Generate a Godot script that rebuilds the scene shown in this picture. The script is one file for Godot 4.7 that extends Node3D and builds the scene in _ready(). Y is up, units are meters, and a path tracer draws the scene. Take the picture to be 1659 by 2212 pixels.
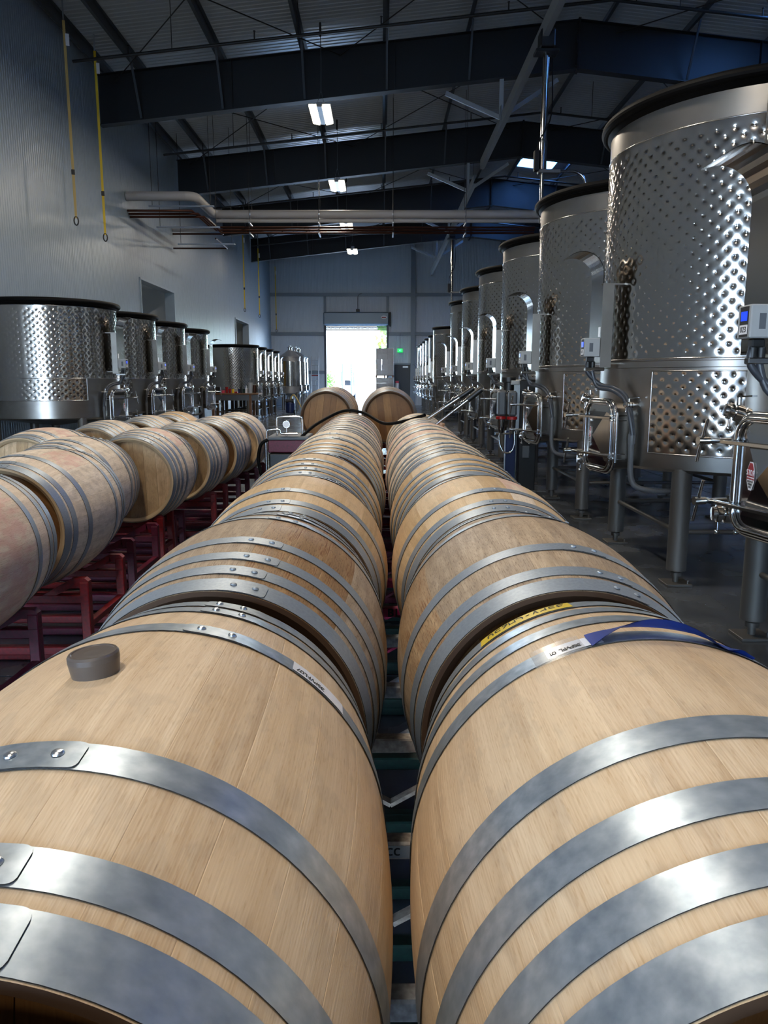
extends Node3D
# A winery cellar: oak barrels on steel racks, rows of stainless fermenters, a steel framed hall.
# Units are metres, y is up, the camera looks along -z. Depth Z in front of the camera is z = -Z.

const CAM_H := 1.6
const ROOF_WALL := 9.0        # roof height at the left wall
const RIDGE_X := 4.7
const WALL_X := -6.85
const FAR_Z := 49.0
const BACK_Z := -14.0         # wall behind the camera
const SLOPE := 0.106
const RIGHT_X := 16.25

var names := {}
var rng := RandomNumberGenerator.new()
var M := {}
var MESH := {}
var TX := {}

# ------------------------------------------------------------------ mesh builder
class MB:
	var v := PackedVector3Array()
	var n := PackedVector3Array()
	var uv := PackedVector2Array()
	var ix := PackedInt32Array()
	func vert(p: Vector3, nn: Vector3, u := Vector2.ZERO) -> int:
		v.append(p); n.append(nn); uv.append(u)
		return v.size() - 1
	func tri(a: int, b: int, c: int) -> void:
		var g := (v[c] - v[a]).cross(v[b] - v[a])
		if g.dot(n[a] + n[b] + n[c]) < 0.0:
			ix.append(a); ix.append(c); ix.append(b)
		else:
			ix.append(a); ix.append(b); ix.append(c)
	func quad(a: int, b: int, c: int, d: int) -> void:
		tri(a, b, c); tri(a, c, d)
	func face(ps: Array, out: Vector3) -> void:
		var g: Vector3 = (ps[1] - ps[0]).cross(ps[2] - ps[0]).normalized()
		if g.dot(out) < 0.0:
			g = -g
		var first := v.size()
		for p in ps:
			vert(p, g, Vector2(p.x + p.y, p.z + p.y))
		for k in range(1, ps.size() - 1):
			tri(first, first + k, first + k + 1)
	func box(c: Vector3, s: Vector3, b := Basis()) -> void:
		var h := s * 0.5
		for ax in 3:
			for sg in [-1.0, 1.0]:
				var o := Vector3.ZERO; o[ax] = sg
				var i := (ax + 1) % 3
				var j := (ax + 2) % 3
				var ps := []
				for q in [[-1, -1], [1, -1], [1, 1], [-1, 1]]:
					var p := Vector3.ZERO
					p[ax] = sg * h[ax]; p[i] = q[0] * h[i]; p[j] = q[1] * h[j]
					ps.append(c + b * p)
				face(ps, b * o)
	func bbox(c: Vector3, s: Vector3, e: float, b := Basis()) -> void:   # box with chamfered edges
		var h := s * 0.5
		var k := Vector3(h.x - e, h.y - e, h.z - e)
		for ax in 3:
			var i := (ax + 1) % 3
			var j := (ax + 2) % 3
			for sg in [-1.0, 1.0]:
				var o := Vector3.ZERO; o[ax] = sg
				var ps := []
				for q in [[-1, -1], [1, -1], [1, 1], [-1, 1]]:
					var p := Vector3.ZERO
					p[ax] = sg * h[ax]; p[i] = q[0] * k[i]; p[j] = q[1] * k[j]
					ps.append(c + b * p)
				face(ps, b * o)
				for s2 in [-1.0, 1.0]:
					var d := Vector3.ZERO; d[ax] = sg; d[i] = s2
					var es := []
					for q in [[0, -1], [0, 1], [1, 1], [1, -1]]:
						var p := Vector3.ZERO
						p[j] = q[1] * k[j]
						if q[0] == 0:
							p[ax] = sg * h[ax]; p[i] = s2 * k[i]
						else:
							p[ax] = sg * k[ax]; p[i] = s2 * h[i]
						es.append(c + b * p)
					face(es, b * d)
		for sx in [-1.0, 1.0]:
			for sy in [-1.0, 1.0]:
				for sz in [-1.0, 1.0]:
					face([c + b * Vector3(sx * h.x, sy * k.y, sz * k.z), c + b * Vector3(sx * k.x, sy * h.y, sz * k.z), c + b * Vector3(sx * k.x, sy * k.y, sz * h.z)], b * Vector3(sx, sy, sz))
	func bar(a: Vector3, c: Vector3, w: float, h: float, up := Vector3.UP) -> void:   # box beam from a to c
		var z := (c - a).normalized()
		var x := up.cross(z)
		if x.length() < 0.01:
			x = Vector3.RIGHT.cross(z)
		x = x.normalized()
		var y := z.cross(x)
		box((a + c) * 0.5, Vector3(w, h, a.distance_to(c)), Basis(x, y, z))
	func tube(path: Array, r: float, sides := 10, caps := true) -> void:
		var m := path.size()
		var z0: Vector3 = (path[1] - path[0]).normalized()
		var x := Vector3.UP.cross(z0)
		if x.length() < 0.05:
			x = Vector3.RIGHT.cross(z0)
		x = x.normalized()
		var first := v.size()
		for k in m:
			var t: Vector3
			if k == 0: t = path[1] - path[0]
			elif k == m - 1: t = path[k] - path[k - 1]
			else: t = (path[k + 1] - path[k]).normalized() + (path[k] - path[k - 1]).normalized()
			t = t.normalized()
			x = (x - t * x.dot(t)).normalized()
			var y := t.cross(x)
			for s in sides + 1:
				var an := TAU * s / sides
				var d := x * cos(an) + y * sin(an)
				vert(path[k] + d * r, d, Vector2(float(s) / sides, float(k)))
		for k in m - 1:
			for s in sides:
				var a := first + k * (sides + 1) + s
				quad(a, a + 1, a + sides + 2, a + sides + 1)
		if caps:
			for e in 2:
				var kk := 0 if e == 0 else m - 1
				var t: Vector3 = (path[0] - path[1]).normalized() if e == 0 else (path[m - 1] - path[m - 2]).normalized()
				var c := vert(path[kk], t)
				var ring := []
				for s in sides:
					ring.append(vert(v[first + kk * (sides + 1) + s], t))
				for s in sides:
					tri(c, ring[s], ring[(s + 1) % sides])
	func lathe(prof: Array, segs: int, o := Vector3.ZERO, b := Basis(), a0 := 0.0, a1 := TAU) -> void:   # prof: Vector2(radius, height) about b.y; sharp between segments
		for k in prof.size() - 1:
			var p: Vector2 = prof[k]
			var q: Vector2 = prof[k + 1]
			var d := q - p
			if d.length() < 1e-6:
				continue
			var nn := Vector2(d.y, -d.x).normalized()
			var first := v.size()
			for s in segs + 1:
				var an := a0 + (a1 - a0) * s / segs
				var e := Vector3(cos(an), 0, sin(an))
				var nv := b * (e * nn.x + Vector3.UP * nn.y)
				vert(o + b * (e * p.x + Vector3.UP * p.y), nv, Vector2(float(s) / segs * 4.0, p.y))
				vert(o + b * (e * q.x + Vector3.UP * q.y), nv, Vector2(float(s) / segs * 4.0, q.y))
			for s in segs:
				var a := first + s * 2
				quad(a, a + 1, a + 3, a + 2)
	func ball(c: Vector3, r: Vector3, su := 12, sv := 8, b := Basis()) -> void:
		var first := v.size()
		for i in sv + 1:
			var th := PI * i / sv
			for j in su + 1:
				var ph := TAU * j / su
				var d := Vector3(sin(th) * cos(ph), cos(th), sin(th) * sin(ph))
				vert(c + b * (d * r), b * (d / r).normalized(), Vector2(float(j) / su, float(i) / sv))
		for i in sv:
			for j in su:
				var a := first + i * (su + 1) + j
				quad(a, a + 1, a + su + 2, a + su + 1)
	func prism(poly: Array, o: Vector3, b: Basis, t: float) -> void:   # poly in b.x/b.y, thickness along b.z from 0 to t
		var c := Vector2.ZERO
		for p in poly: c += p
		c /= poly.size()
		for z in [0.0, t]:
			var ps := []
			for p in poly: ps.append(o + b * Vector3(p.x, p.y, z))
			face(ps, b * Vector3(0, 0, -1.0 if z == 0.0 else 1.0) * (1.0 if t > 0 else -1.0))
		for k in poly.size():
			var p: Vector2 = poly[k]
			var q: Vector2 = poly[(k + 1) % poly.size()]
			var m := (p + q) * 0.5 - c
			face([o + b * Vector3(p.x, p.y, 0), o + b * Vector3(q.x, q.y, 0), o + b * Vector3(q.x, q.y, t), o + b * Vector3(p.x, p.y, t)], b * Vector3(m.x, m.y, 0))
	func with(other: MB) -> ArrayMesh:   # two surfaces: this one, then the other
		var am := mesh()
		am.add_surface_from_arrays(Mesh.PRIMITIVE_TRIANGLES, other.mesh().surface_get_arrays(0))
		return am
	func mesh() -> ArrayMesh:
		var arr := []
		arr.resize(Mesh.ARRAY_MAX)
		arr[Mesh.ARRAY_VERTEX] = v
		arr[Mesh.ARRAY_NORMAL] = n
		arr[Mesh.ARRAY_TEX_UV] = uv
		arr[Mesh.ARRAY_INDEX] = ix
		var am := ArrayMesh.new()
		am.add_surface_from_arrays(Mesh.PRIMITIVE_TRIANGLES, arr)
		return am

# ------------------------------------------------------------------ nodes
func numbered(called: String) -> String:
	var k: int = names.get(called, 0)
	names[called] = k + 1
	return called if k == 0 else "%s_%03d" % [called, k]

func tag(o: Node3D, label: String, category: String, group := "") -> void:
	o.set_meta("label", label)
	o.set_meta("category", category)
	if group: o.set_meta("group", group)

func thing(called: String, label: String, category: String, at := Vector3.ZERO, turn := 0.0, group := "") -> Node3D:
	var o := Node3D.new()
	o.name = numbered(called)
	add_child(o)
	o.position = at
	o.rotation.y = turn
	tag(o, label, category, group)
	return o

func put(called: String, mesh: Mesh, m: Material, parent: Node3D = null) -> MeshInstance3D:
	var o := MeshInstance3D.new()
	o.mesh = mesh
	o.material_override = m
	if parent == null:
		o.name = numbered(called)
		add_child(o)
	else:
		o.name = called
		parent.add_child(o, true)
	return o

func struct(called: String, mesh: Mesh, m: Material) -> MeshInstance3D:
	var o := put(called, mesh, m)
	o.set_meta("kind", "structure")
	return o

func struct_root(called: String) -> Node3D:
	var o := Node3D.new()
	o.name = numbered(called)
	add_child(o)
	o.set_meta("kind", "structure")
	return o

func one_box(c: Vector3, s: Vector3, e := 0.0) -> ArrayMesh:
	var b := MB.new()
	if e > 0.0: b.bbox(c, s, e)
	else: b.box(c, s)
	return b.mesh()

func one_tube(path: Array, r: float, sides := 10) -> ArrayMesh:
	var b := MB.new()
	b.tube(path, r, sides)
	return b.mesh()

func one_lathe(prof: Array, segs: int, o := Vector3.ZERO, bs := Basis()) -> ArrayMesh:
	var b := MB.new()
	b.lathe(prof, segs, o, bs)
	return b.mesh()

func smooth_path(ps: Array, steps := 6) -> Array:   # Catmull-Rom through the points
	var out := []
	for k in ps.size() - 1:
		var p0: Vector3 = ps[maxi(k - 1, 0)]
		var p1: Vector3 = ps[k]
		var p2: Vector3 = ps[k + 1]
		var p3: Vector3 = ps[mini(k + 2, ps.size() - 1)]
		for s in steps:
			out.append(p1.cubic_interpolate(p2, p0, p3, float(s) / steps))
	out.append(ps[ps.size() - 1])
	return out

func letter(txt: String, size: float, m: Material, parent: Node3D, at: Vector3, b: Basis, called := "lettering", bold := true) -> MeshInstance3D:
	var t := TextMesh.new()
	var f := SystemFont.new()
	f.font_names = PackedStringArray(["Droid Sans"])
	f.font_weight = 700 if bold else 400
	t.font = f
	t.text = txt
	t.font_size = 32
	t.pixel_size = size / 32.0 * 1.35
	t.depth = 0.0006
	t.curve_step = 2.0
	var o := put(called, t, m, parent)
	o.transform = Transform3D(b, at)
	return o

# ------------------------------------------------------------------ materials
func mat(c: Color, rough := 0.6, metal := 0.0, spec := 0.5) -> StandardMaterial3D:
	var m := StandardMaterial3D.new()
	m.albedo_color = c
	m.roughness = rough
	m.metallic = metal
	m.metallic_specular = spec
	return m

func noise_tex(freq: float, size: int, lo: Color, hi: Color, kind := FastNoiseLite.TYPE_SIMPLEX_SMOOTH, sd := 1, octaves := 4) -> ImageTexture:
	var f := FastNoiseLite.new()
	f.seed = sd
	f.noise_type = kind
	f.frequency = freq
	f.fractal_octaves = octaves
	var im := f.get_seamless_image(size, size)
	im.convert(Image.FORMAT_L8)
	var src := im.get_data()
	var dst := PackedByteArray()
	dst.resize(size * size * 3)
	for i in src.size():
		var t := src[i] / 255.0
		dst[i * 3] = int(255.0 * lerpf(lo.r, hi.r, t))
		dst[i * 3 + 1] = int(255.0 * lerpf(lo.g, hi.g, t))
		dst[i * 3 + 2] = int(255.0 * lerpf(lo.b, hi.b, t))
	return ImageTexture.create_from_image(Image.create_from_data(size, size, false, Image.FORMAT_RGB8, dst))

func tri_tex(m: StandardMaterial3D, t: Texture2D, scale: float, world := false) -> StandardMaterial3D:
	m.albedo_texture = t
	m.uv1_triplanar = true
	m.uv1_world_triplanar = world
	m.uv1_scale = Vector3(scale, scale, scale)
	return m

func stretched(sd: int, freq: float, w: int, h: int, by: int, octaves := 3, kind := FastNoiseLite.TYPE_SIMPLEX_SMOOTH) -> PackedByteArray:
	var f := FastNoiseLite.new()
	f.seed = sd
	f.noise_type = kind
	f.frequency = freq
	f.fractal_octaves = octaves
	var im := f.get_seamless_image(w, maxi(h / by, 8))
	im.convert(Image.FORMAT_L8)
	im.resize(w, h, Image.INTERPOLATE_CUBIC)
	return im.get_data()

# oak: u runs across the stave, v along it. kind 0 fresh, 1 weathered, 2 wine stained in the middle, 3 dark drips
func oak(sd: int, light: Color, dark: Color, kind: int, w := 640, h := 768) -> ImageTexture:
	var fine := stretched(sd, 0.22, w, h, 26, 2)
	var broad := stretched(sd + 1, 0.018, w, h, 9, 3)
	var fleck := stretched(sd + 2, 0.20, w, h, 5, 2)
	var blot := stretched(sd + 3, 0.012, w, h, 1, 4)
	var dst := PackedByteArray()
	dst.resize(w * h * 3)
	var wine := Color(0.78, 0.48, 0.47)
	var rust := Color(0.42, 0.23, 0.09)
	var grey := Color(0.45, 0.40, 0.35)
	for y in h:
		var vv := float(y) / h
		for x in w:
			var i := y * w + x
			var g := 0.5 * fine[i] / 255.0 + 0.5 * broad[i] / 255.0
			var fl := clampf((fleck[i] / 255.0 - 0.64) * 7.0, 0.0, 1.0)
			var bl := blot[i] / 255.0
			var t := clampf((g - 0.5) * 1.5 + 0.5, 0.0, 1.0)
			t = t - fl * (0.42 if kind == 0 else 0.75)
			var r := lerpf(dark.r, light.r, t)
			var gr := lerpf(dark.g, light.g, t)
			var b := lerpf(dark.b, light.b, t)
			var k := 0.0
			var to := grey
			if kind == 1:
				k = clampf((bl - 0.42) * 0.6, 0.0, 0.18)
			elif kind == 2:
				to = wine
				k = clampf(1.0 - absf(vv - 0.5) * 6.0 + (bl - 0.5) * 2.0, 0.0, 0.9) * 0.34
			elif kind == 3:
				to = rust
				k = clampf((fine[i] / 255.0 - 0.58) * 5.0 + (broad[i] / 255.0 - 0.55) * 2.0, 0.0, 0.72) * clampf((bl - 0.3) * 3.0, 0.0, 1.0)
			else:
				k = clampf((bl - 0.55) * 0.6, 0.0, 0.10) + clampf((fleck[i] / 255.0 - 0.86) * 6.0, 0.0, 0.35) * clampf((bl - 0.6) * 5.0, 0.0, 1.0)
			dst[i * 3] = int(255.0 * lerpf(r, to.r, k))
			dst[i * 3 + 1] = int(255.0 * lerpf(gr, to.g, k))
			dst[i * 3 + 2] = int(255.0 * lerpf(b, to.b, k))
	return ImageTexture.create_from_image(Image.create_from_data(w, h, false, Image.FORMAT_RGB8, dst))

func wood_set(key: String, t: Texture2D, tints: Array, rough: float) -> void:
	var out := []
	for k in tints.size():
		var m := mat(tints[k], rough, 0.0, 0.4)
		m.albedo_texture = t
		m.uv1_offset = Vector3(0.23 * k + 0.11, 0.0 if key in ["wined", "drips"] else 0.37 * k, 0)
		m.heightmap_enabled = true
		m.heightmap_texture = TX.bump
		m.heightmap_scale = 0.03
		out.append(m)
	M[key] = out

func make_materials() -> void:
	# --- oak
	TX.bump = ImageTexture.create_from_image(Image.create_from_data(512, 512, false, Image.FORMAT_L8, stretched(77, 0.3, 512, 512, 16, 2)))
	var fresh := oak(11, Color(0.86, 0.77, 0.645), Color(0.765, 0.655, 0.52), 0)
	var aged := oak(21, Color(0.765, 0.685, 0.58), Color(0.59, 0.51, 0.42), 1)
	var wined := oak(31, Color(0.91, 0.845, 0.76), Color(0.80, 0.725, 0.635), 2, 512, 640)
	var drips := oak(41, Color(0.76, 0.64, 0.49), Color(0.56, 0.45, 0.33), 3, 512, 640)
	var pale := oak(51, Color(0.92, 0.865, 0.785), Color(0.81, 0.74, 0.65), 1, 512, 640)
	var tints := [Color(1, 1, 1), Color(0.98, 0.975, 0.97), Color(1.0, 0.99, 0.975), Color(0.965, 0.955, 0.945), Color(0.985, 0.975, 0.965)]
	wood_set("fresh", fresh, tints, 0.5)
	wood_set("aged", aged, [Color(1, 1, 1), Color(0.96, 0.945, 0.93), Color(1.0, 0.98, 0.95), Color(0.92, 0.905, 0.89), Color(0.97, 0.945, 0.915)], 0.62)
	wood_set("gold", fresh, [Color(1.0, 0.97, 0.92), Color(0.97, 0.93, 0.86), Color(1.0, 0.985, 0.95), Color(0.93, 0.89, 0.81), Color(0.98, 0.95, 0.90)], 0.58)
	wood_set("pale", pale, tints, 0.62)
	wood_set("wined", wined, tints, 0.6)
	wood_set("drips", drips, [Color(1, 1, 1), Color(0.9, 0.86, 0.8)], 0.55)
	wood_set("head", fresh, [Color(0.63, 0.52, 0.38), Color(0.57, 0.46, 0.33), Color(0.67, 0.56, 0.42), Color(0.54, 0.43, 0.31)], 0.55)
	wood_set("head_pale", pale, [Color(0.92, 0.84, 0.72), Color(0.84, 0.75, 0.62), Color(0.95, 0.87, 0.76), Color(0.78, 0.69, 0.56)], 0.55)
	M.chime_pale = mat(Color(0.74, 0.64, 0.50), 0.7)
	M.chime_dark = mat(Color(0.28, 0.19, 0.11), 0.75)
	M.hoop_edge = mat(Color(0.16, 0.155, 0.15), 0.7, 0.2)
	# --- metals
	var spangle := noise_tex(0.03, 256, Color(0.88, 0.89, 0.90), Color(1, 1, 1), FastNoiseLite.TYPE_CELLULAR, 3, 2)
	var scuff := noise_tex(0.02, 256, Color(0.70, 0.70, 0.70), Color(1, 1, 1), FastNoiseLite.TYPE_SIMPLEX_SMOOTH, 5, 5)
	var hn := mat(Color(0.75, 0.785, 0.81), 0.42, 0.65)
	tri_tex(hn, noise_tex(0.025, 256, Color(0.70, 0.73, 0.76), Color(1, 1, 1), FastNoiseLite.TYPE_SIMPLEX_SMOOTH, 7, 6), 5.0)
	hn.roughness_texture = scuff
	M.hoop = hn
	var ho := mat(Color(0.63, 0.665, 0.695), 0.55, 0.55)
	tri_tex(ho, spangle, 17.0)
	ho.roughness_texture = scuff
	M.hoop_old = ho
	M.rivet = mat(Color(0.78, 0.80, 0.82), 0.32, 1.0)
	M.steel = mat(Color(0.655, 0.635, 0.61), 0.32, 1.0)
	tri_tex(M.steel, noise_tex(0.01, 256, Color(0.90, 0.90, 0.90), Color(1, 1, 1), FastNoiseLite.TYPE_SIMPLEX_SMOOTH, 9, 4), 1.2)
	M.steel_dimple = mat(Color(0.69, 0.67, 0.645), 0.16, 1.0)
	M.chrome = mat(Color(0.74, 0.735, 0.73), 0.14, 1.0)
	M.steel_leg = mat(Color(0.40, 0.39, 0.375), 0.55, 0.7)
	M.steel_satin = mat(Color(0.66, 0.66, 0.66), 0.45, 0.9)
	M.bead = mat(Color(0.72, 0.71, 0.70), 0.22, 1.0)
	M.galv = mat(Color(0.66, 0.69, 0.72), 0.42, 0.9)
	M.alu = mat(Color(0.75, 0.76, 0.77), 0.35, 0.9)
	# --- paints and plastics
	M.wall = tri_tex(mat(Color(0.57, 0.635, 0.69), 0.34, 0.0, 0.5), noise_tex(0.02, 256, Color(0.95, 0.95, 0.95), Color(1, 1, 1), FastNoiseLite.TYPE_SIMPLEX_SMOOTH, 15, 4), 0.6)
	M.wall_far = mat(Color(0.80, 0.83, 0.85), 0.42)
	M.roof = mat(Color(0.72, 0.75, 0.77), 0.30, 0.15)
	M.girt = mat(Color(0.50, 0.54, 0.57), 0.5, 0.3)
	M.frame = mat(Color(0.085, 0.105, 0.125), 0.5)
	M.galv_hood = mat(Color(0.47, 0.53, 0.58), 0.45, 0.4)
	M.purlin = mat(Color(0.30, 0.33, 0.36), 0.45, 0.4)
	M.rail = mat(Color(0.66, 0.68, 0.69), 0.5, 0.5)
	M.pipe_dark = mat(Color(0.075, 0.08, 0.085), 0.5)
	M.insul = mat(Color(0.66, 0.65, 0.64), 0.6)
	M.copper = mat(Color(0.27, 0.15, 0.10), 0.4, 0.7)
	M.black = mat(Color(0.035, 0.035, 0.038), 0.45)
	M.rubber = mat(Color(0.016, 0.016, 0.017), 0.6, 0.0, 0.25)
	M.hose = mat(Color(0.20, 0.215, 0.24), 0.38)
	M.conduit = mat(Color(0.33, 0.34, 0.35), 0.45)
	M.plastic = mat(Color(0.58, 0.59, 0.59), 0.45)
	M.dark_plastic = mat(Color(0.07, 0.075, 0.08), 0.45)
	M.grey = mat(Color(0.30, 0.32, 0.34), 0.5)
	M.white = mat(Color(0.88, 0.88, 0.88), 0.5)
	M.label = mat(Color(0.86, 0.87, 0.90), 0.3)
	M.ink = mat(Color(0.03, 0.03, 0.03), 0.6)
	M.tape_yellow = mat(Color(0.80, 0.68, 0.16), 0.45)
	M.tape_blue = mat(Color(0.06, 0.19, 0.52), 0.5)
	M.red_sign = mat(Color(0.58, 0.03, 0.06), 0.4)
	M.red = mat(Color(0.55, 0.05, 0.06), 0.45)
	M.blue = mat(Color(0.05, 0.12, 0.30), 0.4)
	M.yellow = mat(Color(0.85, 0.72, 0.10), 0.5)
	M.yellow_pale = mat(Color(0.74, 0.63, 0.36), 0.5)
	M.bung = mat(Color(0.34, 0.30, 0.27), 0.35)
	M.bung_tan = mat(Color(0.70, 0.55, 0.42), 0.5)
	M.wood_plain = mat(Color(0.40, 0.28, 0.18), 0.6)
	M.pink = mat(Color(0.85, 0.32, 0.42), 0.5)
	M.carton = tri_tex(mat(Color(0.44, 0.39, 0.35), 0.7), noise_tex(0.03, 128, Color(0.85, 0.85, 0.85), Color(1, 1, 1), FastNoiseLite.TYPE_SIMPLEX_SMOOTH, 19, 3), 2.0)
	M.green_leaf = mat(Color(0.22, 0.42, 0.10), 0.6)
	M.green_leaf.backlight_enabled = true
	M.green_leaf.backlight = Color(0.5, 0.7, 0.2)
	var wear := noise_tex(0.05, 256, Color(0.66, 0.62, 0.62), Color(1, 1, 1), FastNoiseLite.TYPE_SIMPLEX_SMOOTH, 29, 5)
	for p in [["rack_red", Color(0.54, 0.015, 0.04)], ["rack_magenta", Color(0.42, 0.02, 0.18)], ["rack_green", Color(0.03, 0.20, 0.165)], ["rack_pink", Color(0.72, 0.06, 0.32)], ["rack_grey", Color(0.78, 0.79, 0.79)], ["rack_tan", Color(0.80, 0.75, 0.68)]]:
		M[p[0]] = tri_tex(mat(p[1], 0.5), wear, 3.0)
	# --- floor and ground
	var c1 := noise_tex(0.012, 512, Color(0.62, 0.63, 0.65), Color(1, 1, 1), FastNoiseLite.TYPE_SIMPLEX_SMOOTH, 41, 6)
	M.concrete = tri_tex(mat(Color(0.36, 0.375, 0.39), 0.31, 0.0, 0.5), c1, 0.22, true)
	M.concrete.roughness_texture = c1
	M.apron = tri_tex(mat(Color(0.74, 0.73, 0.70), 0.8), c1, 0.2, true)
	M.dock = mat(Color(0.05, 0.05, 0.06), 0.6)
	# --- lit things
	M.lamp = mat(Color(1, 1, 1), 0.5)
	M.lamp.emission_enabled = true
	M.lamp.emission = Color(1.0, 0.93, 0.80)
	M.lamp.emission_energy_multiplier = 6.0
	M.lcd_screen = mat(Color(0.02, 0.1, 0.5), 0.3)
	M.lcd_screen.emission_enabled = true
	M.lcd_screen.emission = Color(0.04, 0.28, 1.0)
	M.lcd_screen.emission_energy_multiplier = 0.9
	M.exit_sign = mat(Color(0.05, 0.5, 0.25), 0.4)
	M.exit_sign.emission_enabled = true
	M.exit_sign.emission = Color(0.03, 0.85, 0.40)
	M.exit_sign.emission_energy_multiplier = 0.9
	M.skylight = mat(Color(0.62, 0.76, 0.90), 0.6)
	M.skylight.backlight_enabled = true
	M.skylight.backlight = Color(0.42, 0.62, 0.86)
	M.wrap_film = mat(Color(0.8, 0.8, 0.8, 0.16), 0.2)
	M.wrap_film.transparency = BaseMaterial3D.TRANSPARENCY_ALPHA

func roof_y(x: float) -> float:
	return ROOF_WALL + SLOPE * (RIDGE_X - WALL_X) - SLOPE * absf(x - RIDGE_X)

func _ready() -> void:
	rng.seed = 20240611
	# --- camera
	var cam := Camera3D.new()
	cam.name = "camera"
	cam.fov = rad_to_deg(2.0 * atan(1106.0 / 1662.0))
	cam.near = 0.05
	cam.far = 400.0
	cam.position = Vector3(0, CAM_H, 0)
	cam.rotation = Vector3(-atan(286.0 / 1662.0), -0.0033, 0)
	add_child(cam)
	cam.current = true
	# --- sky, sun, exposure
	var sky := ProceduralSkyMaterial.new()
	sky.sky_top_color = Color(0.40, 0.62, 0.86)
	sky.sky_horizon_color = Color(0.82, 0.90, 0.96)
	sky.ground_bottom_color = Color(0.55, 0.54, 0.52)
	sky.ground_horizon_color = Color(0.75, 0.76, 0.76)
	sky.sky_energy_multiplier = SKY_E
	sky.ground_energy_multiplier = SKY_E
	var env := Environment.new()
	env.background_mode = Environment.BG_SKY
	env.sky = Sky.new()
	env.sky.sky_material = sky
	env.tonemap_mode = Environment.TONE_MAPPER_LINEAR
	env.tonemap_exposure = EXPOSURE
	env.sdfgi_enabled = true
	env.ssao_enabled = true
	env.ssil_enabled = true
	var we := WorldEnvironment.new()
	we.name = "environment"
	we.environment = env
	add_child(we)
	var sun := DirectionalLight3D.new()
	sun.name = "sun"
	sun.light_color = Color(1.0, 0.96, 0.90)
	sun.light_energy = SUN_E
	sun.light_angular_distance = 0.6
	sun.shadow_enabled = true
	add_child(sun)
	sun.look_at_from_position(Vector3.ZERO, Vector3(0.50, -1.25, -0.25), Vector3.UP)
	# --- the hall
	make_materials()
	build_walls()
	build_roof()
	build_frames()
	# --- lamps
	var ll := {19.0: "nearest lit high bay lamp, hanging below the first rafter", 25.6: "second lit high bay lamp, hanging over the middle aisle", 32.0: "third lit high bay lamp, just below the copper pipes", 38.2: "farthest lit high bay lamp before the end wall", 12.4: "lit high bay lamp just above the top edge of the view", 5.8: "lit high bay lamp overhead, in front of the camera", -0.8: "lit high bay lamp straight overhead", -7.4: "lit high bay lamp behind the camera"}
	for Z in ll: lamp(Z, -1.38, ll[Z], LAMP_E)
	# --- contents
	build_services()
	make_barrel_meshes()
	make_rack_meshes()
	build_barrels()
	build_tanks()
	build_props()
	build_outside()

const SKY_E := 4.6
const SUN_E := 15.0
const EXPOSURE := 1.04
const LAMP_E := 22.0

# ------------------------------------------------------------------ the hall
func ribbed(w: float, y0: float, y1a: float, y1b: float, pitch: float, depth: float) -> ArrayMesh:   # sheet in local x (0..w) and y, ribs run up, faces +z; the top runs from y1a to y1b
	var b := MB.new()
	var pts := [Vector2(0.0, -0.006), Vector2(0.004, 0.0)]
	var x := 0.004 + pitch * 0.5
	while x < w - pitch * 0.4:
		pts.append(Vector2(x - pitch * 0.22, 0.0))
		pts.append(Vector2(x - pitch * 0.10, depth))
		pts.append(Vector2(x + pitch * 0.10, depth))
		pts.append(Vector2(x + pitch * 0.22, 0.0))
		x += pitch
	pts.append(Vector2(w - 0.004, 0.0))
	pts.append(Vector2(w, -0.006))
	for k in pts.size() - 1:
		var p: Vector2 = pts[k]
		var q: Vector2 = pts[k + 1]
		var ta := lerpf(y1a, y1b, p.x / w)
		var tb := lerpf(y1a, y1b, q.x / w)
		b.face([Vector3(p.x, y0, p.y), Vector3(q.x, y0, q.y), Vector3(q.x, tb, q.y), Vector3(p.x, ta, p.y)], Vector3(0, 0, 1))
	return b.mesh()

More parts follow.
